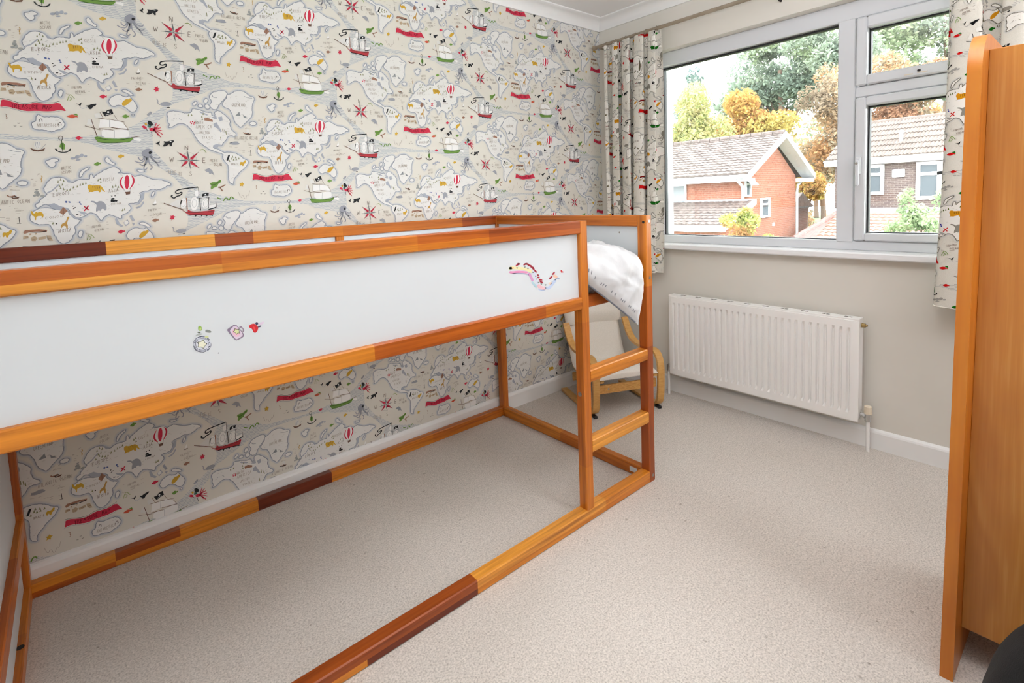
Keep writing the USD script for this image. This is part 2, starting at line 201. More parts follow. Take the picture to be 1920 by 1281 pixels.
('f',7,'yellow',np.float64(0.0),[137,-1905,257,-1775,348,-1786,393,-1719,444,-1815,359,-1886,294,-1970,184,-2033,122,-2001]),
('f',7,'oct',np.float64(0.0),[785,1111,761,1036,708,970,634,925,555,911,488,930,443,978,432,1046,455,1120,508,1186,580,1231,659,1246,728,1227,773,1179]),
('l',7,'oct',np.float64(3.52),[524,954,419,780,334,858,327,934]),
('l',7,'oct',np.float64(3.52),[549,934,453,725,298,728,199,788]),
('l',7,'oct',np.float64(3.54),[601,931,499,639,448,491,511,461,570,542]),
('l',7,'oct',np.float64(3.54),[628,936,635,694,722,615,713,504,645,477]),
('l',7,'oct',np.float64(3.56),[682,958,775,781,905,724,1017,775]),
('l',7,'oct',np.float64(3.56),[711,988,837,885,943,873,1003,947]),
('l',7,'oct',np.float64(3.56),[697,970,804,817,901,677,948,590]),
('l',7,'oct',np.float64(3.53),[574,926,584,716,444,599,345,675]),
('f',8,'black',np.float64(0.0),[747,1101,740,1077,725,1055,705,1041,683,1037,665,1044,653,1061,650,1083,656,1107,671,1128,691,1142,713,1146,732,1140,744,1123]),
('f',8,'red',np.float64(0.0),[1713,-3620,2030,-3800,2043,-3905,1963,-3893]),
('l',8,'grey2',np.float64(0.6),[2074,-3932,1713,-3620]),
('f',8,'red',np.float64(0.0),[2439,-3600,2205,-3901,2109,-3901,2146,-3815]),
('l',8,'grey2',np.float64(0.6),[2074,-3932,2439,-3600]),
('f',8,'red',np.float64(0.0),[1780,-4204,1945,-3965,2040,-3964,2004,-4050]),
('l',8,'grey2',np.float64(0.6),[2074,-3932,1780,-4204]),
('f',8,'red',np.float64(0.0),[2422,-4233,2119,-4066,2106,-3960,2186,-3972]),
('l',8,'grey2',np.float64(0.6),[2074,-3932,2422,-4233]),
('f',8,'grey2',np.float64(0.0),[2038,-3499,2102,-3797,2070,-3886,2041,-3811]),
('l',8,'grey2',np.float64(0.6),[2074,-3932,2038,-3499]),
('f',8,'grey2',np.float64(0.0),[2115,-4273,2051,-4068,2080,-3979,2112,-4053]),
('l',8,'grey2',np.float64(0.6),[2074,-3932,2115,-4273]),
('f',8,'grey2',np.float64(0.0),[2434,-3916,2187,-3966,2117,-3931,2190,-3904]),
('l',8,'grey2',np.float64(0.6),[2074,-3932,2434,-3916]),
('f',8,'grey2',np.float64(0.0),[1679,-3953,1962,-3900,2032,-3935,1959,-3961]),
('l',8,'grey2',np.float64(0.6),[2074,-3932,1679,-3953]),
('l',7,'grey3',np.float64(0.61),[2332,-3928,2316,-4010,2282,-4086,2233,-4150,2172,-4198,2104,-4226,2034,-4232,1968,-4216,1909,-4179,1863,-4124,1833,-4055,1820,-3977,1826,-3896,1851,-3818,1892,-3748,1946,-3691,2010,-3652,2080,-3634,2149,-3638,2212,-3663,2266,-3709,2306,-3772,2328,-3847,2332,-3928]),
('t',9,'ink',1.79,[1955,-3535,2099,-3531,1967,-3373],'N'),
('t',9,'inkl',1.8,[2030,-4519,2165,-4529,2042,-4355],'S'),
('t',9,'ink',1.86,[2525,-4011,2669,-4002,2539,-3831],'E'),
('t',9,'ink',1.73,[1408,-4000,1598,-3984,1421,-3827],'W'),
('f',7,'white',np.float64(0.0),[652,-796,732,-628,756,-774]),
('l',8,'dark',np.float64(2.18),[629,-815,689,-833,759,-799]),
('l',8,'green2',np.float64(1.9),[-1383,-1978,-1336,-1825,-1283,-1760,-1208,-1857,-1178,-1914]),
('l',8,'green2',np.float64(1.67),[-1314,-1852,-1248,-1906,-1324,-1972]),
('l',8,'yellow2',np.float64(2.2),[-2407,255,-2380,204,-2423,140,-2395,75,-2425,41]),
('l',8,'brown2',np.float64(1.48),[-2988,-2536,-2927,-2560,-2964,-2619,-2925,-2658,-2971,-2712]),
('l',8,'dark',np.float64(1.64),[-1605,-3246,-1614,-3277,-1634,-3301,-1660,-3314,-1686,-3311,-1706,-3294,-1717,-3267,-1714,-3235,-1699,-3207,-1676,-3188,-1649,-3183,-1625,-3193,-1609,-3216,-1605,-3246]),
('l',8,'dgreen',np.float64(2.1),[-1648,-3314,-1643,-3448,-1640,-3702]),
('l',8,'black',np.float64(3.0),[-1825,-3618,-1779,-3696,-1643,-3738,-1499,-3698,-1433,-3605]),
('f',7,'black',np.float64(0.0),[-1847,-3609,-1784,-3616,-1812,-3686]),
('f',7,'black',np.float64(0.0),[-1419,-3584,-1482,-3628,-1439,-3681]),
('f',7,'green',np.float64(0.0),[-1675,-3419,-1604,-3401,-1563,-3475,-1587,-3625,-1657,-3627,-1687,-3569,-1720,-3540]),
('f',7,'brown',np.float64(0.0),[-2473,-3594,-2393,-3635,-2285,-3670,-2171,-3637,-2089,-3596,-2130,-3686,-2267,-3719,-2399,-3702]),
('f',7,'sail2',np.float64(0.0),[-2356,-3590,-2358,-3474,-2283,-3369,-2197,-3410,-2187,-3555,-2260,-3631]),
('l',8,'grey',np.float64(0.67),[-2347,-3604,-2304,-3414]),
('l',8,'grey',np.float64(0.67),[-2302,-3603,-2260,-3412]),
('l',8,'grey',np.float64(0.67),[-2258,-3602,-2215,-3410]),
('l',8,'grey',np.float64(0.9),[-2193,-3629,-2056,-3463]),
('f',7,'brown',np.float64(0.0),[-3081,-5155,-3001,-5220,-2849,-5190,-2886,-5252,-3025,-5257]),
('f',7,'sail2',np.float64(0.0),[-3029,-5170,-3005,-5013,-2921,-5029,-2912,-5173]),
('f',7,'green',np.float64(0.0),[-771,-3185,-639,-3148,-472,-3193,-296,-3211,-65,-3207,200,-3173,403,-3123,268,-3314,29,-3339,-437,-3378,-661,-3356,-715,-3259]),
('l',8,'dgreen',np.float64(1.74),[-747,-3193,-645,-3226,-300,-3258,37,-3234,333,-3158]),
('l',8,'dgreen',np.float64(1.5),[-673,-3350,-308,-3361,30,-3332,256,-3298]),
('f',7,'white',np.float64(0.0),[-537,-2905,-348,-2901,-144,-2906,67,-2863,250,-2869,262,-3123,95,-3162,-166,-3180,-546,-3175]),
('f',7,'white',np.float64(0.0),[-546,-2542,-295,-2556,-88,-2527,85,-2626,226,-2839,-9,-2826,-264,-2803,-600,-2841]),
('f',7,'sail2',np.float64(0.0),[-693,-2368,-554,-2327,-467,-2490,-668,-2519]),
('f',7,'sail2',np.float64(0.0),[-867,-2548,-796,-2574,-750,-2770,-932,-2750]),
('l',8,'brown',np.float64(1.51),[-594,-2514,-307,-2542]),
('l',8,'brown',np.float64(1.54),[-293,-2525,152,-2606]),
('l',8,'brown',np.float64(1.76),[-597,-2869,-196,-2909]),
('l',8,'brown',np.float64(1.8),[-252,-2818,237,-2870]),
('l',8,'brown',np.float64(1.47),[-985,-2799,-564,-2919]),
('l',8,'brown',np.float64(1.98),[-794,-2552,-670,-3165]),
('l',8,'brown',np.float64(1.26),[-526,-2294,-455,-2499]),
('l',8,'brown',np.float64(1.04),[-139,-2359,-58,-2534]),
('l',8,'brown',np.float64(1.06),[135,-2654,250,-2869]),
('l',8,'brown',np.float64(1.6),[308,-3146,581,-3083]),
('l',8,'grey2',np.float64(0.78),[-170,-2907,-191,-3175]),
('l',8,'grey2',np.float64(0.77),[-270,-2555,-295,-2805]),
('f',7,'white',np.float64(0.0),[372,-3175,522,-3150,605,-3188,566,-3276,381,-3229]),
('f',8,'black',np.float64(0.0),[-470,-2284,-362,-2282,-314,-2210,-183,-2169,-145,-2334,-255,-2373,-388,-2445,-428,-2380]),
('f',9,'white',np.float64(0.0),[-261,-2281,-272,-2306,-297,-2317,-319,-2309,-327,-2286,-315,-2261,-291,-2249,-269,-2257]),
('l',9,'white',np.float64(1.27),[-371,-2391,-221,-2327]),
('f',8,'black',np.float64(0.0),[857,-2519,927,-2502,999,-2575,1019,-2665,940,-2686,866,-2642]),
('f',8,'teal',np.float64(0.0),[855,-2642,954,-2685,920,-2768,826,-2741]),
('f',7,'red',np.float64(0.0),[652,-2725,721,-2683,804,-2742,806,-2813,725,-2805]),
('f',7,'yellow',np.float64(0.0),[748,-2610,816,-2580,832,-2660,776,-2679]),
('f',7,'red',np.float64(0.0),[863,-2787,976,-2758,1057,-2793,1021,-2893,912,-2872]),
('l',8,'red',np.float64(2.52),[1007,-2828,1076,-2694,1120,-2587]),
('l',8,'red',np.float64(2.52),[1007,-2828,1125,-2711,1219,-2620]),
('l',8,'red',np.float64(2.52),[1007,-2828,1103,-2761,1174,-2721]),
('l',8,'red',np.float64(2.52),[1007,-2828,1139,-2772,1249,-2743]),
('l',8,'red',np.float64(2.52),[1007,-2828,1158,-2827,1285,-2853]),
('l',8,'red',np.float64(2.52),[1007,-2828,1158,-2892,1287,-2984]),
('l',8,'red',np.float64(2.52),[1007,-2828,1130,-2948,1230,-3095]),
('l',8,'red',np.float64(2.52),[1007,-2828,1090,-2917,1150,-3033]),
('l',8,'dark',np.float64(1.65),[779,-2808,847,-2886]),
('l',8,'dark',np.float64(1.39),[938,-2897,953,-3059]),
('f',7,'black',np.float64(0.0),[1043,-3323,1122,-3281,1169,-3220,1179,-3279,1150,-3329,1178,-3404,1129,-3373]),
('f',7,'black',np.float64(0.0),[1253,-3414,1338,-3312,1287,-3235,1372,-3245,1452,-3235,1543,-3185,1652,-3194,1609,-3269,1551,-3304,1554,-3414,1497,-3406,1469,-3321,1387,-3410,1300,-3432]),
('f',8,'white',np.float64(0.0),[1559,-3231,1548,-3243,1523,-3249,1499,-3245,1490,-3233,1501,-3221,1526,-3215,1550,-3219]),
('f',7,'red2',np.float64(0.0),[1503,-1017,1725,-1173,1759,-1031,1872,-1141,2196,-1140,2467,-1128,2690,-1071,2648,-1218,2612,-1299,2304,-1286,2069,-1253,1776,-1260,1690,-1183]),
('l',8,'black',np.float64(3.23),[1761,-1268,2068,-1270,2303,-1296,2611,-1310]),
('f',8,'black',np.float64(0.0),[1961,-1281,2049,-1278,1997,-1344]),
('f',8,'black',np.float64(0.0),[2167,-1283,2257,-1281,2204,-1346]),
('f',8,'black',np.float64(0.0),[2346,-1289,2437,-1286,2383,-1352]),
('f',8,'black',np.float64(0.0),[2533,-1297,2624,-1295,2570,-1361]),
('l',8,'brown',np.float64(2.51),[983,-777,1236,-895,1619,-1060]),
('l',8,'dark',np.float64(1.46),[1726,-1156,2193,-1184,2647,-1150]),
('f',7,'white',np.float64(0.0),[1734,-794,1716,-885,1680,-960,1633,-1004,1584,-1009,1544,-975,1519,-907,1515,-820,1532,-730,1568,-656,1615,-611,1664,-605,1705,-639,1730,-707]),
('f',7,'white',np.float64(0.0),[2127,-804,2104,-925,2059,-1025,2000,-1084,1940,-1091,1890,-1044,1859,-953,1855,-836,1877,-716,1922,-617,1980,-557,2041,-550,2091,-596,2122,-687]),
('f',7,'white',np.float64(0.0),[2523,-826,2502,-910,2459,-980,2400,-1023,2338,-1030,2285,-999,2252,-938,2244,-858,2264,-774,2307,-704,2366,-661,2428,-653,2481,-683,2515,-745]),
('f',7,'white',np.float64(0.0),[2185,-425,2173,-479,2149,-523,2116,-551,2081,-555,2052,-535,2034,-496,2030,-445,2042,-392,2067,-347,2099,-320,2134,-316,2163,-335,2181,-374]),
('f',7,'sail2',np.float64(0.0),[1144,-832,1452,-649,1590,-697,1484,-970,1290,-928]),
('l',8,'grey3',np.float64(0.88),[1693,-799,1681,-859,1655,-907,1623,-932,1590,-929,1566,-897,1555,-845,1559,-785,1579,-730,1609,-692,1642,-681,1671,-698,1690,-741,1693,-799]),
('l',8,'grey3',np.float64(0.9),[2073,-811,2058,-881,2028,-938,1989,-968,1950,-963,1921,-926,1907,-865,1913,-794,1936,-729,1972,-684,2011,-671,2047,-692,2069,-742,2073,-811]),
('l',8,'grey3',np.float64(0.92),[2468,-832,2453,-904,2422,-961,2382,-991,2342,-987,2312,-949,2298,-887,2303,-815,2327,-749,2363,-704,2404,-690,2440,-711,2463,-763,2468,-832]),
('l',8,'brown2',np.float64(3.22),[1740,-597,1735,-1047]),
('l',8,'dark',np.float64(2.71),[2186,-608,2190,-1107]),
('l',8,'dark',np.float64(2.15),[2506,-602,2468,-1027]),
('l',8,'dark',np.float64(1.5),[2074,-605,2264,-632]),
('l',8,'dark',np.float64(1.53),[2400,-615,2550,-621]),
('l',8,'dark',np.float64(1.5),[2172,-212,2163,-594]),
('f',7,'white',np.float64(0.0),[2488,-924,2729,-880,2727,-982,2487,-1052]),
('l',8,'black',np.float64(3.68),[2464,-1078,2625,-1044,2745,-990]),
('l',8,'dark',np.float64(1.56),[2748,-827,2745,-997]),
('f',8,'black',np.float64(0.0),[2292,-462,2399,-425,2519,-433,2495,-553,2391,-533,2268,-581]),
('f',9,'white',np.float64(0.0),[2424,-488,2414,-509,2392,-519,2371,-514,2364,-496,2374,-476,2396,-465,2417,-470]),
('l',8,'black',np.float64(3.91),[2164,-196,1797,-236,1508,-278,1405,-338,1399,-422,1497,-432,1601,-363,1610,-434,1519,-511,1419,-530,1343,-604,1262,-569,1238,-508,1295,-501]),
('f',7,'green',np.float64(0.0),[2571,-57,2703,-5,2824,-12,2988,112,3004,-8,2882,-72,2849,-178,2755,-207,2613,-310,2603,-204,2646,-148]),
('l',8,'dgreen',np.float64(1.55),[2619,-101,2755,-116,2951,29]),
('l',8,'brown2',np.float64(4.16),[3143,-115,2996,-202,2871,-219]),
('l',8,'brown2',np.float64(4.1),[2933,-211,3020,-370]),
('l',8,'green',np.float64(3.76),[2803,-624,2884,-659,2944,-686]),
('l',8,'green',np.float64(3.81),[3022,-769,3087,-645,3166,-642,3191,-736]),
('l',8,'green',np.float64(3.86),[3232,-738,3295,-610,3368,-612,3394,-692]),
('l',8,'inkl',np.float64(1.31),[3597,-418,3675,-687,3753,-504,3833,-757,3934,-500,3958,-620,4043,-363]),
('f',7,'grey',np.float64(0.0),[2431,466,2592,538,2708,466,2768,250,2674,336,2604,299,2580,379,2492,409]),
('l',7,'grey',np.float64(2.54),[1190,-1683,1241,-1744,1218,-1859,1299,-1901]),
('f',7,'grey',np.float64(0.0),[1651,-1839,1631,-1878,1579,-1912,1506,-1935,1427,-1941,1357,-1930,1310,-1905,1296,-1869,1316,-1831,1367,-1797,1439,-1774,1519,-1767,1589,-1777,1636,-1803]),
('f',8,'dark',np.float64(0.0),[1601,-1968,1585,-1984,1548,-1993,1511,-1990,1497,-1977,1514,-1962,1551,-1953,1587,-1956]),
('f',7,'grey',np.float64(0.0),[3752,1592,3733,1566,3685,1539,3616,1517,3542,1503,3475,1501,3430,1511,3416,1530,3434,1556,3481,1582,3549,1605,3624,1619,3691,1621,3737,1611]),
('l',7,'grey',np.float64(2.61),[3426,1583,3503,1563]),
('l',7,'grey',np.float64(2.21),[852,-2293,926,-2223,985,-2170]),
('f',6,'grey',np.float64(0.0),[1020,-2186,1015,-2220,981,-2268,930,-2310,882,-2331,855,-2322,859,-2288,894,-2241,945,-2199,993,-2178]),
('l',8,'brown2',np.float64(3.03),[3953,1991,4014,1941,4149,1987]),
('f',7,'brown2',np.float64(0.0),[2715,-2297,2842,-2261,3015,-2339,3009,-2416,2832,-2393,2724,-2382]),
('f',8,'black',np.float64(0.0),[3389,-3917,3470,-3703,3543,-3683,3493,-3827,3454,-3916]),
('f',8,'tree',np.float64(0.0),[3555,-3875,3595,-3785,3621,-3874]),
('f',8,'tree',np.float64(0.0),[3625,-3910,3665,-3820,3692,-3909]),
('f',8,'tree',np.float64(0.0),[3719,-3901,3759,-3811,3786,-3900]),
('f',8,'tree',np.float64(0.0),[3822,-3863,3862,-3773,3889,-3862]),
('f',8,'tree',np.float64(0.0),[3466,-3969,3506,-3880,3532,-3968]),
('f',8,'tree',np.float64(0.0),[3594,-3796,3634,-3706,3660,-3795]),
('f',8,'tree',np.float64(0.0),[3708,-3822,3748,-3732,3775,-3821]),
('f',8,'tree',np.float64(0.0),[2157,-2251,2193,-2164,2217,-2247]),
('f',8,'tree',np.float64(0.0),[2268,-2243,2305,-2156,2329,-2239]),
('f',8,'tree',np.float64(0.0),[2663,-2164,2701,-2076,2725,-2160]),
('f',8,'tree',np.float64(0.0),[2609,-2270,2647,-2182,2671,-2266]),
('f',8,'tree',np.float64(0.0),[2617,-2372,2654,-2284,2679,-2368]),
('f',7,'yellow',np.float64(0.0),[3889,-3956,4015,-3979,4083,-3880,4122,-3905,4097,-4014,4045,-4033,4004,-4135,3964,-4124,3960,-4041,3911,-4114,3885,-4100]),
('f',7,'grey2',np.float64(0.0),[3831,-2137,4011,-1946,4043,-2111]),
('f',7,'grey2',np.float64(0.0),[4139,-2044,4314,-2189,4163,-2174]),
('l',8,'tree',np.float64(2.6),[3345,-2661,3354,-2800]),
('l',8,'tree',np.float64(2.61),[3413,-2699,3422,-2839]),
('l',8,'tree',np.float64(2.61),[3458,-2749,3467,-2890]),
('l',8,'tree',np.float64(2.58),[3247,-2988,3256,-3128]),
('l',8,'dark',np.float64(3.06),[4103,-2770,4172,-2838,4321,-2802]),
('f',7,'grey',np.float64(0.0),[3935,-3225,3915,-3248,3863,-3267,3788,-3279,3707,-3282,3635,-3275,3586,-3260,3569,-3239,3589,-3217,3640,-3197,3714,-3185,3795,-3182,3868,-3189,3918,-3204]),
('f',8,'red',np.float64(0.0),[2266,-2473,2256,-2495,2238,-2501,2225,-2487,2226,-2464,2242,-2448,2259,-2452]),
('f',8,'red',np.float64(0.0),[2328,-2452,2318,-2474,2300,-2480,2286,-2467,2288,-2443,2304,-2427,2321,-2431]),
('f',8,'red',np.float64(0.0),[2386,-2476,2377,-2497,2358,-2504,2345,-2490,2347,-2466,2362,-2451,2380,-2455]),
('f',8,'red',np.float64(0.0),[2292,-2522,2283,-2544,2264,-2550,2251,-2536,2253,-2513,2268,-2497,2286,-2501]),
('f',8,'red',np.float64(0.0),[2367,-2535,2357,-2556,2339,-2563,2325,-2549,2327,-2525,2343,-2510,2360,-2514]),
('l',8,'dark',np.float64(1.72),[4324,-3483,4327,-3683]),
('l',8,'dark',np.float64(1.38),[4258,-3685,4360,-3693]),
('l',8,'green2',np.float64(2.77),[2474,-3537,2595,-3492,2667,-3566,2693,-3627]),
('l',8,'grey',np.float64(1.47),[5390,-2928,5352,-2948]),
('l',8,'coast',np.float64(1.46),[1675,-2394,1722,-2358]),
('l',8,'coast',np.float64(1.48),[1868,-2348,1937,-2410]),
('l',8,'dark',np.float64(1.28),[-2802,-2906,-2771,-2915,-2738,-2902]),
('l',8,'dark',np.float64(1.29),[-2709,-2815,-2678,-2824,-2645,-2811]),
('l',8,'dark',np.float64(1.3),[-2659,-2912,-2628,-2921,-2595,-2908]),
('l',8,'dark',np.float64(1.57),[-2167,-2743,-2141,-2643,-2096,-2640,-2090,-2732]),
('l',8,'dark',np.float64(1.63),[-1687,-2831,-1660,-2729,-1614,-2726,-1608,-2821]),
('t',9,'ink',0.89,[-2175,-456,-1691,-385,-2165,-335],'EUROPE'),
('t',9,'ink',1.0,[-655,-352,-356,-310,-645,-231],'ASIA'),
('t',9,'inkl',1.0,[-629,-802,-305,-769,-624,-728],'CHINA'),
('t',9,'ink',0.9,[-2133,-1683,-1782,-1642,-2123,-1561],'AFRICA'),
('t',9,'inkl',0.88,[-2432,-1202,-1944,-1142,-2425,-1127],'CONGO'),
('t',9,'inkl',0.99,[-781,33,-448,86,-771,154],'RUSSIA'),
('t',9,'inkl',0.92,[-1880,447,-1619,494,-1872,546],'ARCTIC'),
('t',9,'inkl',0.91,[-1905,286,-1619,349,-1896,384],'OCEAN'),
('t',9,'inkl',0.96,[-1257,-1579,-955,-1533,-1251,-1501],'INDIAN'),
('t',9,'inkl',0.96,[-1160,-1703,-894,-1668,-1154,-1625],'OCEAN'),
('t',9,'inkl',1.08,[470,-1070,781,-1035,477,-988],'PACIFIC'),
('t',9,'inkl',1.09,[605,-1229,890,-1205,611,-1146],'OCEAN'),
('t',9,'inkl',0.89,[-2246,-2917,-1678,-2884,-2236,-2806],'ANTARCTICA'),
('t',9,'inkl',1.33,[3743,-1762,4264,-1712,3752,-1641],'GREENLAND'),
('t',9,'inkl',1.22,[2391,-2533,2668,-2516,2399,-2431],'NORTH'),
('t',9,'inkl',1.22,[2394,-2703,2968,-2671,2403,-2573],'AMERICA'),
('t',9,'inkl',1.23,[2501,-2902,2890,-2883,2507,-2813],'UNITED'),
('t',9,'inkl',1.24,[2579,-3087,2970,-3070,2586,-2997],'STATES'),
('t',9,'inkl',1.33,[3746,-3072,4634,-3027,3755,-2951],'ATLANTIC OCEAN'),
('t',9,'inkl',1.26,[2792,-3979,3078,-3975,2801,-3868],'PACIFIC'),
('t',9,'inkl',1.27,[2923,-4135,3211,-4132,2931,-4023],'OCEAN'),
('t',9,'inkl',1.32,[3556,-4093,3855,-4089,3562,-4014],'BRAZIL'),
('t',9,'inkl',1.15,[1361,-4434,1819,-4552,1372,-4287],'HERE BE'),
('l',7,'inkl',np.float64(0.74),[-818,-1622,-744,-1610]),
('l',7,'inkl',np.float64(0.71),[-1362,-1475,-1298,-1457]),
('l',7,'inkl',np.float64(0.71),[-1389,-1770,-1308,-1756]),
('l',7,'inkl',np.float64(0.73),[-1104,-1730,-1003,-1729]),
('l',7,'inkl',np.float64(0.72),[-1116,-1501,-1031,-1482]),
('l',7,'inkl',np.float64(0.73),[-986,-1381,-885,-1360]),
('l',7,'inkl',np.float64(0.73),[-916,-1662,-866,-1667]),
('l',7,'inkl',np.float64(0.74),[-736,-1232,-647,-1209]),
('l',7,'inkl',np.float64(0.73),[-1031,-1465,-982,-1456]),
('l',7,'inkl',np.float64(0.74),[-798,-1383,-753,-1382]),
('l',7,'inkl',np.float64(0.73),[-1087,-1645,-1035,-1635]),
('l',7,'inkl',np.float64(0.74),[-811,-1476,-737,-1462]),
('l',7,'inkl',np.float64(0.71),[-1412,-1741,-1373,-1745]),
('l',7,'inkl',np.float64(0.72),[-1153,-1724,-1090,-1728]),
('l',7,'inkl',np.float64(0.82),[633,-1008,733,-1001]),
('l',7,'inkl',np.float64(0.82),[712,-1091,769,-1089]),
('l',7,'inkl',np.float64(0.8),[318,-1229,407,-1216]),
('l',7,'inkl',np.float64(0.83),[799,-970,870,-969]),
('l',7,'inkl',np.float64(0.81),[499,-1218,587,-1219]),
('l',7,'inkl',np.float64(0.83),[914,-1177,1023,-1156]),
('l',7,'inkl',np.float64(0.82),[719,-1249,791,-1243]),
('l',7,'inkl',np.float64(0.81),[558,-1312,622,-1303]),
('l',7,'inkl',np.float64(0.99),[3528,-3360,3638,-3369]),
('l',7,'inkl',np.float64(1.03),[4307,-3287,4462,-3272]),
('l',7,'inkl',np.float64(1.03),[4227,-3204,4319,-3188]),
('l',7,'inkl',np.float64(1.03),[4232,-3544,4295,-3543]),
('l',7,'inkl',np.float64(1.0),[3738,-3389,3843,-3374]),
('l',7,'inkl',np.float64(1.03),[4258,-3264,4354,-3248]),
('l',7,'inkl',np.float64(0.99),[3538,-3248,3618,-3258]),
('l',7,'inkl',np.float64(1.03),[4272,-3366,4368,-3368]),
('l',7,'inkl',np.float64(1.03),[4251,-3294,4384,-3286]),
('l',7,'inkl',np.float64(1.02),[4011,-3504,4110,-3507]),
('l',7,'inkl',np.float64(1.02),[4125,-3131,4178,-3119]),
('l',7,'inkl',np.float64(1.0),[3712,-3246,3764,-3236]),
('l',7,'inkl',np.float64(1.02),[4011,-3579,4096,-3573]),
('l',7,'inkl',np.float64(1.01),[3864,-3479,3992,-3488]),
('l',7,'inkl',np.float64(0.65),[-2577,66,-2525,67]),
('l',7,'inkl',np.float64(0.65),[-2627,-25,-2564,-20]),
('l',7,'inkl',np.float64(0.66),[-2512,273,-2448,294]),
('l',7,'inkl',np.float64(0.65),[-2669,139,-2608,142]),
('l',7,'inkl',np.float64(0.65),[-2677,124,-2615,132]),
('l',7,'inkl',np.float64(0.66),[-2463,177,-2395,189]),
('l',7,'inkl',np.float64(0.66),[-2485,312,-2418,320]),
('l',7,'inkl',np.float64(0.65),[-2644,-88,-2565,-85]),
('l',7,'inkl',np.float64(1.02),[4181,-2593,4258,-2576]),
('l',7,'inkl',np.float64(1.02),[4094,-2499,4233,-2482]),
('l',7,'inkl',np.float64(1.03),[4324,-2487,4379,-2475]),
('l',7,'inkl',np.float64(1.03),[4310,-2615,4417,-2608]),
('l',7,'inkl',np.float64(1.02),[4173,-2616,4319,-2600]),
('l',7,'inkl',np.float64(1.03),[4338,-2487,4407,-2478]),
('l',7,'inkl',np.float64(0.94),[2752,-4097,2832,-4087]),
('l',7,'inkl',np.float64(0.94),[2728,-3793,2793,-3789]),
('l',7,'inkl',np.float64(0.96),[3008,-4110,3142,-4101]),
('l',7,'inkl',np.float64(0.96),[3015,-4089,3069,-4098]),
('l',7,'inkl',np.float64(0.95),[2909,-4041,2985,-4044])]
PW=[
[1733,-320,2143,-282,2552,-395,2939,-550,3405,-632,3652,-777,4112,-786,4790,-841,5684,-836,6553,-768,6545,-891,5679,-910,4784,-936,3932,-982,3438,-1054,3048,-1177,2533,-1449,2037,-1673,1642,-1879,1248,-2199,857,-2583,497,-2670,817,-2392,1348,-1995,1651,-1773,1749,-1434,1720,-1239,1682,-981],
[1167,532,1522,267,1840,-50,2157,-171,1730,-353,1531,10,1220,333],
[-3171,-3236,-2535,-3235,-1867,-3234,-1283,-3217,-765,-3108,-283,-3038,254,-2821,677,-2541,1027,-2275,1411,-2034,1497,-2017,1480,-2242,1238,-2439,1036,-2696,955,-3026,952,-3320,960,-3679,1198,-4069,1382,-4267,1371,-4417,1101,-4219,700,-4011,578,-3818,181,-3747,-203,-3646,-675,-3536,-839,-3418,-1294,-3350,-1874,-3323,-2544,-3342,-3182,-3358],
[909,-3517,1199,-3937,1459,-4283,1929,-4665,2329,-4985,2169,-5086,1796,-4857,1308,-4368,924,-4040]]
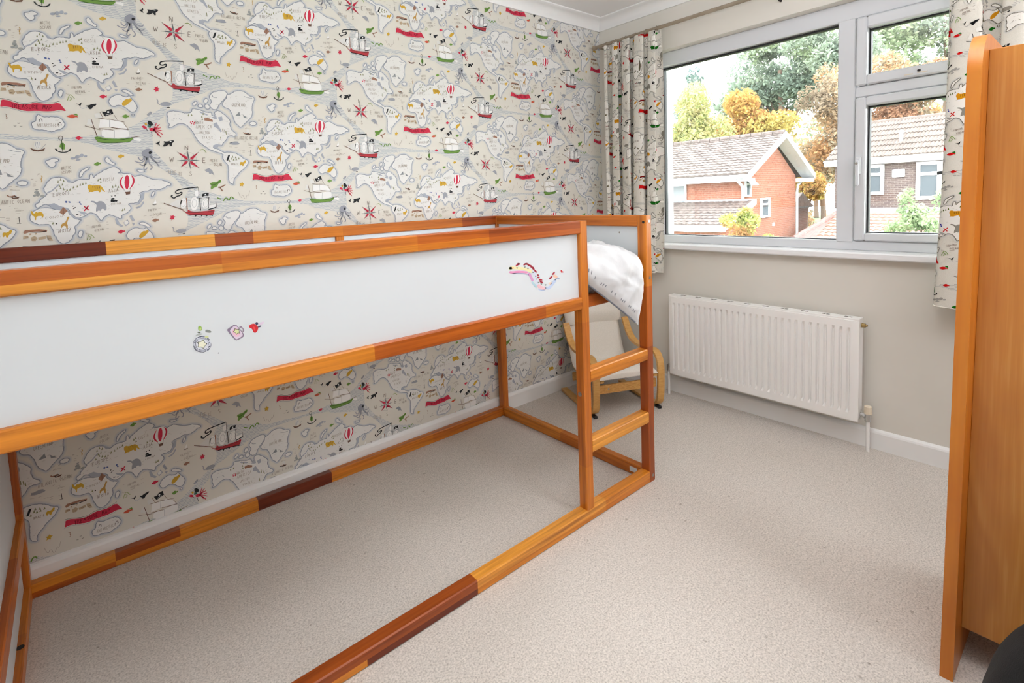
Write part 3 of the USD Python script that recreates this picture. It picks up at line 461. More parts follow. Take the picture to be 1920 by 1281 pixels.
ST=[
('snake',(236,228,176),0,[(-1.767,1.016),(-1.756,1.02),(-1.737,1.017),(-1.711,1.011),(-1.685,1.005),(-1.671,0.995),(-1.662,1.002),(-1.68,1.014),(-1.708,1.021),(-1.736,1.026),(-1.757,1.03),(-1.772,1.026)]),
('snake',(230,150,190),0,[(-1.769,1.008),(-1.751,1.004),(-1.728,1.004),(-1.706,1.001),(-1.686,0.996),(-1.684,1.003),(-1.705,1.008),(-1.728,1.012),(-1.751,1.012),(-1.767,1.015)]),
('snake',(176,178,200),0,[(-1.757,1.003),(-1.729,1.0),(-1.702,0.996),(-1.681,0.99),(-1.68,0.994),(-1.701,1.0),(-1.728,1.004),(-1.757,1.007)]),
('snake',(214,150,196),0,[(-1.686,0.996),(-1.677,0.983),(-1.668,0.966),(-1.657,0.968),(-1.666,0.985),(-1.675,0.999)]),
('snake',(212,218,232),0,[(-1.669,1.0),(-1.659,0.985),(-1.653,0.968),(-1.649,0.951),(-1.636,0.951),(-1.64,0.969),(-1.646,0.988),(-1.658,1.004)]),
('snake',(176,210,220),0,[(-1.671,0.964),(-1.66,0.952),(-1.648,0.942),(-1.641,0.946),(-1.653,0.956),(-1.664,0.968)]),
('snake',(236,190,196),0,[(-1.646,0.948),(-1.633,0.937),(-1.615,0.929),(-1.599,0.93),(-1.603,0.942),(-1.613,0.941),(-1.623,0.946),(-1.634,0.955)]),
('snake',(170,190,222),0,[(-1.642,0.937),(-1.627,0.929),(-1.604,0.927),(-1.604,0.93),(-1.626,0.932),(-1.639,0.939)]),
('snake',(190,206,232),0,[(-1.605,0.932),(-1.585,0.927),(-1.571,0.934),(-1.557,0.945),(-1.544,0.954),(-1.555,0.962),(-1.568,0.952),(-1.581,0.942),(-1.588,0.937),(-1.603,0.941)]),
('snake',(236,206,184),0,[(-1.588,0.946),(-1.576,0.943),(-1.568,0.949),(-1.577,0.955),(-1.58,0.951),(-1.584,0.953)]),
('snake',(240,196,172),0,[(-1.564,0.969),(-1.556,0.967),(-1.551,0.96),(-1.538,0.965),(-1.547,0.974),(-1.56,0.979)]),
('snake',(172,182,206),0,[(-1.553,0.955),(-1.543,0.959),(-1.53,0.957),(-1.53,0.962),(-1.545,0.964),(-1.557,0.958)]),
('snake',(226,226,170),0,[(-1.752,1.022),(-1.754,1.02),(-1.76,1.019),(-1.765,1.02),(-1.769,1.023),(-1.769,1.026),(-1.765,1.028),(-1.759,1.028),(-1.754,1.026)]),
('snake',(240,186,130),1,[(-1.747,1.023),(-1.748,1.021),(-1.751,1.021),(-1.755,1.021),(-1.757,1.023),(-1.757,1.025),(-1.754,1.026),(-1.751,1.026),(-1.748,1.025)]),
('snake',(166,36,58),1,[(-1.722,1.035),(-1.724,1.031),(-1.731,1.028),(-1.738,1.027),(-1.74,1.03),(-1.735,1.033),(-1.727,1.036)]),
('snake',(166,36,58),1,[(-1.717,1.032),(-1.72,1.03),(-1.727,1.031),(-1.732,1.034),(-1.732,1.037),(-1.726,1.037),(-1.719,1.035)]),
('snake',(166,36,58),1,[(-1.689,1.032),(-1.69,1.029),(-1.696,1.026),(-1.703,1.026),(-1.705,1.028),(-1.701,1.032),(-1.694,1.033)]),
('snake',(166,36,58),1,[(-1.678,1.026),(-1.682,1.025),(-1.69,1.027),(-1.696,1.03),(-1.695,1.033),(-1.688,1.033),(-1.68,1.03)]),
('snake',(166,36,58),1,[(-1.664,1.019),(-1.669,1.018),(-1.678,1.02),(-1.685,1.024),(-1.683,1.027),(-1.675,1.026),(-1.667,1.023)]),
('snake',(166,36,58),1,[(-1.655,1.013),(-1.659,1.011),(-1.668,1.014),(-1.673,1.017),(-1.672,1.02),(-1.665,1.019),(-1.657,1.016)]),
('snake',(166,36,58),1,[(-1.652,1.005),(-1.656,1.005),(-1.662,1.008),(-1.665,1.012),(-1.662,1.014),(-1.657,1.013),(-1.652,1.008)]),
('snake',(166,36,58),1,[(-1.642,0.994),(-1.647,0.995),(-1.653,0.999),(-1.656,1.004),(-1.653,1.005),(-1.647,1.003),(-1.642,0.998)]),
('snake',(166,36,58),1,[(-1.631,0.982),(-1.635,0.981),(-1.64,0.983),(-1.643,0.986),(-1.641,0.989),(-1.636,0.988),(-1.632,0.985)]),
('snake',(166,36,58),1,[(-1.629,0.975),(-1.632,0.973),(-1.638,0.974),(-1.642,0.977),(-1.641,0.98),(-1.636,0.98),(-1.63,0.978)]),
('snake',(166,36,58),1,[(-1.616,0.964),(-1.62,0.963),(-1.628,0.964),(-1.634,0.967),(-1.633,0.97),(-1.626,0.97),(-1.619,0.968)]),
('snake',(166,36,58),1,[(-1.614,0.954),(-1.619,0.954),(-1.627,0.957),(-1.631,0.962),(-1.629,0.964),(-1.622,0.962),(-1.615,0.958)]),
('snake',(166,36,58),1,[(-1.566,0.973),(-1.567,0.969),(-1.574,0.964),(-1.581,0.962),(-1.584,0.965),(-1.58,0.97),(-1.572,0.973)]),
('snake',(166,36,58),1,[(-1.553,0.987),(-1.553,0.983),(-1.558,0.978),(-1.566,0.976),(-1.569,0.979),(-1.565,0.983),(-1.558,0.987)]),
('snake',(128,138,130),1,[(-1.739,1.024),(-1.727,1.022),(-1.733,1.018)]),
('snake',(128,138,130),1,[(-1.704,1.023),(-1.692,1.021),(-1.698,1.016)]),
('snake',(128,138,130),1,[(-1.69,1.017),(-1.678,1.015),(-1.684,1.01)]),
('snake',(128,138,130),1,[(-1.666,1.0),(-1.654,0.998),(-1.661,0.994)]),
('snake',(128,138,130),1,[(-1.655,0.986),(-1.643,0.984),(-1.649,0.979)]),
('snake',(128,138,130),1,[(-1.652,0.975),(-1.64,0.973),(-1.646,0.969)]),
('snake',(128,138,130),1,[(-1.642,0.962),(-1.629,0.96),(-1.636,0.955)]),
('snake',(128,138,130),1,[(-1.629,0.955),(-1.616,0.953),(-1.623,0.948)]),
('snake',(128,138,130),1,[(-1.608,0.949),(-1.596,0.947),(-1.602,0.942)]),
('heart',(206,40,48),0,[(-1.524,0.989),(-1.52,0.99),(-1.515,0.984),(-1.506,0.98),(-1.512,0.979),(-1.522,0.979)]),
('badge',(52,60,84),0,[(-2.651,0.957),(-2.652,0.953),(-2.654,0.949),(-2.656,0.946),(-2.659,0.944),(-2.663,0.943),(-2.667,0.942),(-2.67,0.943),(-2.674,0.944),(-2.678,0.946),(-2.681,0.949),(-2.684,0.952),(-2.685,0.956),(-2.686,0.96),(-2.686,0.964),(-2.686,0.968),(-2.684,0.971),(-2.682,0.974),(-2.679,0.977),(-2.676,0.978),(-2.672,0.979),(-2.668,0.978),(-2.664,0.977),(-2.66,0.975),(-2.657,0.972),(-2.654,0.969),(-2.653,0.965),(-2.652,0.961)]),
('badge',(214,218,226),1,[(-2.652,0.957),(-2.653,0.953),(-2.655,0.95),(-2.657,0.947),(-2.66,0.945),(-2.663,0.944),(-2.667,0.943),(-2.67,0.944),(-2.674,0.945),(-2.677,0.947),(-2.68,0.95),(-2.683,0.953),(-2.684,0.956),(-2.685,0.96),(-2.686,0.964),(-2.685,0.968),(-2.683,0.971),(-2.681,0.974),(-2.678,0.976),(-2.675,0.977),(-2.672,0.977),(-2.668,0.977),(-2.664,0.976),(-2.661,0.974),(-2.658,0.971),(-2.655,0.968),(-2.653,0.965),(-2.652,0.961)]),
('badge',(96,102,122),2,[(-2.656,0.958),(-2.657,0.955),(-2.658,0.952),(-2.66,0.95),(-2.662,0.948),(-2.665,0.947),(-2.668,0.947),(-2.672,0.948),(-2.675,0.949),(-2.677,0.951),(-2.68,0.954),(-2.681,0.957),(-2.682,0.96),(-2.682,0.963),(-2.682,0.966),(-2.68,0.969),(-2.678,0.971),(-2.676,0.973),(-2.673,0.973),(-2.67,0.974),(-2.667,0.973),(-2.664,0.972),(-2.661,0.97),(-2.659,0.967),(-2.657,0.964),(-2.656,0.961)]),
('badge',(220,224,230),3,[(-2.657,0.958),(-2.657,0.955),(-2.658,0.952),(-2.66,0.95),(-2.663,0.949),(-2.666,0.948),(-2.669,0.948),(-2.672,0.949),(-2.674,0.95),(-2.677,0.952),(-2.679,0.954),(-2.68,0.957),(-2.681,0.96),(-2.681,0.963),(-2.681,0.966),(-2.68,0.968),(-2.678,0.97),(-2.675,0.972),(-2.673,0.973),(-2.67,0.973),(-2.667,0.972),(-2.664,0.971),(-2.661,0.969),(-2.659,0.967),(-2.658,0.964),(-2.657,0.961)]),
('badge',(70,76,60),4,[(-2.666,0.972),(-2.663,0.962),(-2.658,0.96),(-2.663,0.957),(-2.667,0.949),(-2.671,0.955),(-2.679,0.956),(-2.676,0.961),(-2.679,0.968),(-2.671,0.967)]),
('badge',(238,238,214),5,[(-2.666,0.97),(-2.664,0.962),(-2.66,0.96),(-2.664,0.957),(-2.667,0.951),(-2.671,0.956),(-2.678,0.956),(-2.675,0.961),(-2.677,0.967),(-2.671,0.966)]),
('badge',(88,92,110),4,[(-2.654,0.953),(-2.655,0.952),(-2.656,0.952),(-2.656,0.953),(-2.656,0.954),(-2.654,0.954)]),
('badge',(88,92,110),4,[(-2.656,0.949),(-2.657,0.949),(-2.658,0.949),(-2.658,0.95),(-2.658,0.951),(-2.657,0.951)]),
('badge',(88,92,110),4,[(-2.659,0.947),(-2.66,0.946),(-2.661,0.946),(-2.661,0.947),(-2.661,0.948),(-2.66,0.948)]),
('badge',(88,92,110),4,[(-2.663,0.945),(-2.663,0.945),(-2.665,0.945),(-2.665,0.946),(-2.664,0.947),(-2.663,0.946)]),
('badge',(88,92,110),4,[(-2.667,0.945),(-2.668,0.944),(-2.669,0.945),(-2.669,0.946),(-2.669,0.946),(-2.668,0.946)]),
('badge',(88,92,110),4,[(-2.671,0.946),(-2.672,0.945),(-2.673,0.945),(-2.673,0.947),(-2.673,0.947),(-2.672,0.947)]),
('badge',(88,92,110),4,[(-2.675,0.948),(-2.676,0.947),(-2.677,0.948),(-2.677,0.949),(-2.677,0.949),(-2.676,0.949)]),
('badge',(88,92,110),4,[(-2.679,0.951),(-2.679,0.95),(-2.68,0.951),(-2.681,0.952),(-2.68,0.952),(-2.679,0.952)]),
('badge',(88,92,110),4,[(-2.681,0.955),(-2.682,0.954),(-2.683,0.954),(-2.683,0.955),(-2.683,0.956),(-2.682,0.956)]),
('badge',(88,92,110),4,[(-2.683,0.959),(-2.683,0.958),(-2.684,0.959),(-2.685,0.96),(-2.684,0.96),(-2.683,0.96)]),
('badge',(88,92,110),4,[(-2.682,0.967),(-2.682,0.967),(-2.684,0.967),(-2.684,0.968),(-2.683,0.969),(-2.682,0.968)]),
('badge',(88,92,110),4,[(-2.68,0.971),(-2.68,0.97),(-2.682,0.97),(-2.682,0.971),(-2.681,0.972),(-2.68,0.972)]),
('badge',(88,92,110),4,[(-2.677,0.973),(-2.678,0.973),(-2.679,0.973),(-2.679,0.974),(-2.678,0.975),(-2.677,0.974)]),
('badge',(88,92,110),4,[(-2.673,0.975),(-2.674,0.974),(-2.675,0.974),(-2.675,0.975),(-2.675,0.976),(-2.674,0.976)]),
('badge',(88,92,110),4,[(-2.669,0.975),(-2.67,0.974),(-2.671,0.975),(-2.671,0.976),(-2.671,0.977),(-2.67,0.976)]),
('badge',(88,92,110),4,[(-2.665,0.974),(-2.665,0.974),(-2.667,0.974),(-2.667,0.975),(-2.666,0.976),(-2.665,0.975)]),
('badge',(88,92,110),4,[(-2.661,0.972),(-2.661,0.972),(-2.663,0.972),(-2.663,0.973),(-2.662,0.974),(-2.661,0.973)]),
('badge',(88,92,110),4,[(-2.657,0.969),(-2.658,0.969),(-2.659,0.969),(-2.66,0.97),(-2.659,0.971),(-2.658,0.97)]),
('badge',(88,92,110),4,[(-2.655,0.966),(-2.655,0.965),(-2.657,0.965),(-2.657,0.966),(-2.656,0.967),(-2.655,0.967)]),
('badge',(88,92,110),4,[(-2.653,0.961),(-2.654,0.961),(-2.655,0.961),(-2.656,0.962),(-2.655,0.963),(-2.654,0.962)]),
('badge',(60,66,90),4,[(-2.68,0.968),(-2.68,0.967),(-2.682,0.967),(-2.682,0.968),(-2.681,0.969),(-2.68,0.969)]),
('badge',(60,66,90),4,[(-2.655,0.953),(-2.656,0.952),(-2.657,0.952),(-2.657,0.953),(-2.657,0.954),(-2.655,0.954)]),
('badge',(150,190,80),0,[(-2.667,0.995),(-2.667,0.993),(-2.668,0.991),(-2.67,0.991),(-2.672,0.991),(-2.673,0.992),(-2.674,0.994),(-2.674,0.997),(-2.674,0.999),(-2.673,1.001),(-2.671,1.002),(-2.669,1.001),(-2.668,1.0),(-2.667,0.998)]),
('badge',(206,222,140),1,[(-2.668,0.995),(-2.669,0.993),(-2.67,0.992),(-2.671,0.992),(-2.672,0.993),(-2.672,0.995),(-2.671,0.997),(-2.67,0.998),(-2.669,0.998),(-2.668,0.997)]),
('badge',(110,116,104),0,[(-2.676,0.987),(-2.67,0.985),(-2.67,0.988),(-2.676,0.99)]),
('badge',(176,182,176),0,[(-2.679,0.981),(-2.667,0.982),(-2.667,0.985),(-2.68,0.984)]),
('badge',(140,146,140),0,[(-2.661,0.986),(-2.65,0.982),(-2.649,0.987),(-2.66,0.992)]),
('badge',(208,214,150),4,[(-2.655,0.974),(-2.657,0.973),(-2.659,0.973),(-2.662,0.974),(-2.663,0.976),(-2.662,0.977),(-2.659,0.978),(-2.656,0.976)]),
('badge',(120,126,130),0,[(-2.637,0.934),(-2.638,0.933),(-2.639,0.933),(-2.64,0.934),(-2.639,0.935),(-2.639,0.936),(-2.638,0.935)]),
('case',(140,124,146),0,[(-2.6,0.993),(-2.593,0.984),(-2.582,0.964),(-2.586,0.959),(-2.6,0.954),(-2.603,0.957),(-2.618,0.981),(-2.616,0.985)]),
('case',(224,208,224),1,[(-2.601,0.991),(-2.594,0.983),(-2.585,0.966),(-2.589,0.961),(-2.6,0.957),(-2.602,0.959),(-2.612,0.978),(-2.611,0.982)]),
('case',(150,132,150),2,[(-2.593,0.984),(-2.589,0.987),(-2.586,0.984),(-2.581,0.974),(-2.585,0.971),(-2.587,0.973),(-2.584,0.976),(-2.588,0.983),(-2.59,0.981)]),
('case',(236,190,208),2,[(-2.593,0.976),(-2.591,0.971),(-2.592,0.967),(-2.595,0.963),(-2.599,0.963),(-2.603,0.965),(-2.606,0.969),(-2.607,0.974),(-2.607,0.979),(-2.604,0.982),(-2.6,0.983),(-2.596,0.981)]),
('case',(80,84,66),3,[(-2.602,0.984),(-2.598,0.98),(-2.592,0.981),(-2.593,0.974),(-2.59,0.969),(-2.596,0.971),(-2.599,0.967),(-2.601,0.973),(-2.607,0.976),(-2.602,0.979)]),
('case',(222,226,170),4,[(-2.601,0.982),(-2.598,0.979),(-2.593,0.979),(-2.594,0.975),(-2.592,0.971),(-2.597,0.972),(-2.599,0.969),(-2.601,0.974),(-2.605,0.976),(-2.601,0.978)]),
('bow',(206,34,44),0,[(-2.572,0.982),(-2.568,0.986),(-2.56,0.987),(-2.555,0.982),(-2.551,0.976),(-2.554,0.967),(-2.559,0.964),(-2.563,0.967),(-2.565,0.975),(-2.57,0.978)]),
('bow',(236,70,72),1,[(-2.562,0.981),(-2.559,0.978),(-2.558,0.97),(-2.56,0.968),(-2.562,0.973)]),
('bow',(60,60,92),1,[(-2.551,0.985),(-2.552,0.983),(-2.554,0.982),(-2.556,0.983),(-2.557,0.985),(-2.557,0.988),(-2.556,0.989),(-2.553,0.989),(-2.552,0.988)]),
('bow',(70,66,96),1,[(-2.552,0.975),(-2.545,0.976),(-2.545,0.98),(-2.553,0.978)]),
('bow',(226,208,226),0,[(-2.551,0.986),(-2.537,0.988),(-2.54,0.982),(-2.549,0.98)])]
# ---------------------------------------------------------------- helpers
def lin(c):
    c = np.asarray(c, float)/255
    return tuple(np.where(c <= .04045, c/12.92, ((c+.055)/1.055)**2.4))
LOOKS = {}
def mat(name, color=None, rough=.5, nodes=None, links=(), surface='p.BSDF', spec=.5, bump=None, **kw):
    """plain principled material; bump=(scale, strength, detail)"""
    n = {'p': ('principled_bsdf', dict(roughness=rough, specular_ior_level=spec, **kw))}
    l = list(links)
    if color is not None: n['p'][1]['base_color'] = lin(color)
    if nodes: n.update(nodes)
    if bump:
        n['gb'] = ('geometry', {}); n['nb'] = ('noise_texture', {'scale': bump[0], 'detail': bump[2] if len(bump) > 2 else 3.0}); n['bb'] = ('bump', {'strength': bump[1], 'distance': .004})
        l += [('gb.position', 'nb.vector'), ('nb.fac', 'bb.height'), ('bb.normal', 'p.normal')]
    m = usdkit.material(stage, '/World/Looks/'+name, n, l, surface=surface)
    LOOKS[name] = m
    return m
def noisy(name, c1, c2, scale, rough=.6, bump=None, stretch=None, lo=.35, hi=.65, detail=4, **kw):
    n = {'g': ('geometry', {}), 'n': ('noise_texture', {'scale': scale, 'detail': detail}), 'r': ('rgb_ramp', {'ramp': [(lo, lin(c1)), (hi, lin(c2))]})}
    l = [('n.fac', 'r.fac'), ('r.color', 'p.base_color')]
    if stretch:
        n['m'] = ('mapping', {'scale': stretch}); l += [('g.position', 'm.vector'), ('m.vector', 'n.vector')]
    else: l += [('g.position', 'n.vector')]
    return mat(name, None, rough, n, l, bump=bump, **kw)
used = {}
def child(parent, name):
    k = parent+'/'+name; i = used.get(k, 0); used[k] = i+1
    return k if i == 0 else '%s_%03d' % (k, i)
def data(prim, label=None, cat=None, group=None, kind=None):
    for k, v in (('label', label), ('category', cat), ('group', group), ('kind', kind)):
        if v: prim.SetCustomDataByKey(k, v)
    return prim
def thing(name, label, cat, loc=(0,0,0), rotz=0, group=None, kind=None, rotx=0):
    p = child('/World', name); x = UsdGeom.Xform.Define(stage, p)
    x.AddTranslateOp().Set(Gf.Vec3d(*map(float, loc)))
    if rotz: x.AddRotateZOp().Set(float(rotz))
    if rotx: x.AddRotateXOp().Set(float(rotx))
    data(x.GetPrim(), label, cat, group, kind)
    return p
def obj(name, mesh, m, parent='/World', smooth=False, label=None, cat=None, group=None, kind=None, color=None):
    p = child(parent, name)
    if color is not None:
        v, f, n = meshkit.arrays(mesh, smooth if smooth in (True, False) else True)
        mesh = (v, f)
        g = usdkit.mesh(stage, p, mesh, LOOKS[m], smooth=smooth if smooth in (True, False) else True)
        UsdGeom.PrimvarsAPI(g).CreatePrimvar('displayColor', Sdf.ValueTypeNames.Color3fArray, 'vertex').Set(Vt.Vec3fArray.FromNumpy(np.asarray(color, np.float32)))
    else:
        g = usdkit.mesh(stage, p, mesh, LOOKS[m], smooth=smooth)
    data(g.GetPrim(), label, cat, group, kind)
    return p
def tm(v, f): return trimesh.Trimesh(np.asarray(v, float), np.asarray(f, int), process=False)
def cat_(ms): return trimesh.util.concatenate(ms)
def box(x0, x1, y0, y1, z0, z1, b=0.0):
    x0, x1 = sorted((x0, x1)); y0, y1 = sorted((y0, y1)); z0, z1 = sorted((z0, z1))
    if b <= 0:
        m = trimesh.creation.box((x1-x0, y1-y0, z1-z0)); m.apply_translation(((x0+x1)/2, (y0+y1)/2, (z0+z1)/2)); return m
    P = []
    for sx in (0, 1):
        for sy_ in (0, 1):
            for sz in (0, 1):
                q = [(x0, x1)[sx], (y0, y1)[sy_], (z0, z1)[sz]]; d = [(b, -b)[sx], (b, -b)[sy_], (b, -b)[sz]]
                for k in range(3):
                    w = list(q)
                    for j in range(3):
                        if j != k: w[j] += d[j]
                    P.append(w)
    return trimesh.convex.convex_hull(np.array(P))
def extrude(poly, a, b, axis):
    """closed 2-D outline extruded between a and b along axis; outline axes: x->(y,z), y->(x,z), z->(x,y)"""
    m = trimesh.creation.extrude_polygon(Polygon(poly), b-a, engine='earcut'); v = m.vertices.copy(); v[:, 2] += a
    o = {'x': [2, 0, 1], 'y': [0, 2, 1], 'z': [0, 1, 2]}[axis]
    w = v[:, o]; f = m.faces
    if axis == 'y': f = f[:, ::-1]
    return tm(w, f)
def cyl(p0, p1, r, n=16, r2=None):
    p0, p1 = np.array(p0, float), np.array(p1, float); d = p1-p0; L = np.linalg.norm(d); d /= L
    a = np.cross(d, [0, 0, 1.0] if abs(d[2]) < .9 else [1.0, 0, 0]); a /= np.linalg.norm(a); b = np.cross(d, a)
    t = np.linspace(0, 2*np.pi, n, endpoint=False); ring = np.cos(t)[:, None]*a + np.sin(t)[:, None]*b
    r2 = r if r2 is None else r2
    v = np.vstack([p0+ring*r, p1+ring*r2, [p0], [p1]]); f = []
    for i in range(n):
        j = (i+1) % n; f += [[i, j, n+j], [i, n+j, n+i], [2*n, j, i], [2*n+1, n+i, n+j]]
    return tm(v, f)
def tube(pts, r, n=8):
    p = np.asarray(pts, float); t = np.gradient(p, axis=0); t /= np.linalg.norm(t, axis=1, keepdims=True)
    r = np.broadcast_to(r, (len(p),))
    ref = np.array([0, 0, 1.0]) if abs(t[:, 2]).max() < .95 else np.array([.3, 1.0, .1])
    a = np.cross(t, ref); a /= np.linalg.norm(a, axis=1, keepdims=True); b = np.cross(t, a); k = np.arange(n)*2*np.pi/n
    v = (p[:, None] + r[:, None, None]*(np.cos(k)[None, :, None]*a[:, None] + np.sin(k)[None, :, None]*b[:, None])).reshape(-1, 3)
    f = []
    for i in range(len(p)-1):
        for j in range(n):
            q = (j+1) % n; f += [[i*n+j, i*n+q, (i+1)*n+q], [i*n+j, (i+1)*n+q, (i+1)*n+j]]
    m = len(v); v = np.vstack([v, p[:1], p[-1:]]); e = (len(p)-1)*n
    for j in range(n): q = (j+1) % n; f += [[m, q, j], [m+1, e+j, e+q]]
    return tm(v, f)
def chaikin(p, n=1, closed=True):
    p = np.asarray(p, float)
    for _ in range(n):
        if closed: q = np.roll(p, -1, 0); p = np.stack([.75*p+.25*q, .25*p+.75*q], 1).reshape(-1, p.shape[1])
        else: q = np.stack([.75*p[:-1]+.25*p[1:], .25*p[:-1]+.75*p[1:]], 1).reshape(-1, p.shape[1]); p = np.vstack([p[:1], q, p[-1:]])
    return p
def grid(P, closed_u=False):
    """P (n, m, 3) surface grid -> trimesh"""
    n, m = P.shape[:2]; i, j = np.meshgrid(np.arange(n if closed_u else n-1), np.arange(m-1), indexing='ij'); i2 = (i+1) % n
    q = np.stack([i*m+j, i2*m+j, i2*m+j+1, i*m+j+1], -1).reshape(-1, 4)
    return tm(P.reshape(-1, 3), np.vstack([q[:, [0, 1, 2]], q[:, [0, 2, 3]]]))

# ---------------------------------------------------------------- materials
mat('white_paint', (243, 242, 239), .45, bump=(60, .03))
mat('ceiling_paint', (242, 240, 237), .8, bump=(120, .25))
noisy('cream_wall', (224, 219, 208), (228, 223, 213), 3, .75, bump=(90, .05))
mat('paper_base', (221, 216, 204), .8, bump=(40, .03))
attr = {'a': ('attribute', {'attribute': 'displayColor'})}
mat('print_ink', None, .8, attr, [('a.color', 'p.base_color')], spec=.3)
mat('cloth_ink', None, .95, attr, [('a.color', 'p.base_color')], spec=.1)
mat('sticker_ink', None, .45, attr, [('a.color', 'p.base_color')])
mat('upvc', (218, 220, 223), .28); mat('sill_white', (240, 240, 240), .3)
mat('gasket', (30, 32, 34), .6); mat('dark_hole', (40, 34, 30), .8); mat('screw_metal', (170, 165, 158), .35, metallic=1.0)
mat('board_white', (219, 224, 226), .38); mat('radiator_white', (247, 245, 241), .35)
mat('radiator_slot', (120, 116, 110), .7); mat('brass', (176, 150, 100), .35, metallic=1.0); mat('chrome', (200, 200, 198), .2, metallic=1.0); mat('valve_cream', (228, 214, 190), .45)
mat('black_plastic', (22, 22, 24), .45)
noisy('black_fabric', (6, 6, 7), (11, 11, 12), 60, .9, bump=(300, .3))
noisy('pillow_cotton', (208, 208, 208), (214, 214, 214), 30, .9, bump=(500, .1))
mat('pillow_edge', (120, 124, 132), .8); noisy('mattress_cloth', (232, 230, 236), (240, 238, 243), 40, .9)
noisy('canvas', (226, 219, 206), (233, 226, 214), 200, .9, bump=(700, .12))
noisy('pole_wood', (146, 132, 112), (160, 146, 126), 12, .5)
noisy('curtain_cloth', (214, 209, 196), (220, 215, 203), 300, .95, bump=(900, .1))
# stained pine, one grain direction per axis; the board's own tone comes from its mesh
for ax, st in (('x', (1.6, 46, 46)), ('y', (46, 1.6, 46)), ('z', (46, 46, 1.6))):
    n = {'a': ('attribute', {'attribute': 'displayColor'}), 'g': ('geometry', {}), 'm': ('mapping', {'scale': st}), 'n': ('noise_texture', {'scale': 1.0, 'detail': 5.0, 'roughness': .6, 'distortion': .6}),
         'm2': ('mapping', {'scale': tuple(v*2.6 for v in st)}), 'n2': ('noise_texture', {'scale': 1.0, 'detail': 3.0}),
         'r': ('rgb_ramp', {'ramp': [(.3, (.56, .45, .36)), (.48, (.94, .9, .86)), (.7, (1.16, 1.2, 1.25))]}), 'r2': ('rgb_ramp', {'ramp': [(.3, (.86, .82, .78)), (.6, (1.04, 1.05, 1.06))]}),
         'x': ('mix', {'mix_type': 'multiply', 'fac': 1.0}), 'x2': ('mix', {'mix_type': 'multiply', 'fac': 1.0})}
    l = [('g.position', 'm.vector'), ('g.position', 'm2.vector'), ('m.vector', 'n.vector'), ('m2.vector', 'n2.vector'), ('n.fac', 'r.fac'), ('n2.fac', 'r2.fac'), ('a.color', 'x.color1'), ('r.color', 'x.color2'), ('x.color', 'x2.color1'), ('r2.color', 'x2.color2'), ('x2.color', 'p.base_color')]
    mat('pine_'+ax, None, .34, n, l)
noisy('beech_bent', (204, 150, 78), (216, 166, 94), 5, .35, stretch=(6, 6, 30)); noisy('beech_edge', (190, 134, 64), (216, 164, 92), 60, .4, stretch=(1, 1, 4))
noisy('unit_edge', (194, 108, 24), (206, 124, 34), 3, .35, stretch=(14, 14, 1.2)); mat('unit_veneer', None, .28, {'g': ('geometry', {}), 'm': ('mapping', {'scale': (1.0, 5.0, .8)}), 'w': ('noise_texture', {'scale': 2.0, 'detail': 2.0, 'distortion': .8}), 'k': ('math', {'math_type': 'multiply', 'value2': 26.0}), 'sn': ('math', {'math_type': 'sine'}), 'm2': ('mapping', {'scale': (120.0, 120.0, 4.0)}), 'f': ('noise_texture', {'scale': 1.0, 'detail': 3.0}), 'ad': ('math', {'math_type': 'multiply_add', 'value2': .16}), 'r': ('rgb_ramp', {'ramp': [(.2, lin((178, 110, 40))), (.62, lin((190, 124, 50))), (.8, lin((198, 136, 62)))]})},
    [('g.position', 'm.vector'), ('m.vector', 'w.vector'), ('w.fac', 'k.value1'), ('k.value', 'sn.value1'), ('g.position', 'm2.vector'), ('m2.vector', 'f.vector'), ('sn.value', 'ad.value1'), ('f.fac', 'ad.value3'), ('ad.value', 'r.fac'), ('r.color', 'p.base_color')])
# carpet
mat('carpet', None, .97, {'g': ('geometry', {}), 'n1': ('noise_texture', {'scale': 1.6, 'detail': 3.0}), 'n2': ('noise_texture', {'scale': 190.0, 'detail': 3.0, 'roughness': .7}), 'n4': ('noise_texture', {'scale': 38.0, 'detail': 1.0}), 'r4': ('rgb_ramp', {'ramp': [(.0, (1, 1, 1)), (.745, (1, 1, 1)), (.79, (.68, .66, .64))]}), 'y4': ('mix', {'mix_type': 'multiply', 'fac': 1.0}), 'n3': ('noise_texture', {'scale': 60.0, 'detail': 4.0}),
     'r1': ('rgb_ramp', {'ramp': [(.3, lin((208, 199, 189))), (.7, lin((216, 208, 199)))]}), 'r2': ('rgb_ramp', {'ramp': [(.30, (.62, .60, .58)), (.5, (1, 1, 1)), (.70, (1.22, 1.22, 1.22))]}), 'r3': ('rgb_ramp', {'ramp': [(.3, (.95, .945, .94)), (.65, (1.03, 1.03, 1.03))]}),
     'x': ('mix', {'mix_type': 'multiply', 'fac': 1.0}), 'y': ('mix', {'mix_type': 'multiply', 'fac': 1.0}), 'b': ('bump', {'strength': .25, 'distance': .002})},
    [('g.position', 'n1.vector'), ('g.position', 'n2.vector'), ('g.position', 'n3.vector'), ('n1.fac', 'r1.fac'), ('n2.fac', 'r2.fac'), ('n3.fac', 'r3.fac'), ('r1.color', 'x.color1'), ('r2.color', 'x.color2'), ('x.color', 'y.color1'), ('r3.color', 'y.color2'), ('g.position', 'n4.vector'), ('n4.fac', 'r4.fac'), ('y.color', 'y4.color1'), ('r4.color', 'y4.color2'), ('y4.color', 'p.base_color'), ('n2.fac', 'b.height'), ('b.normal', 'p.normal')], spec=.1)
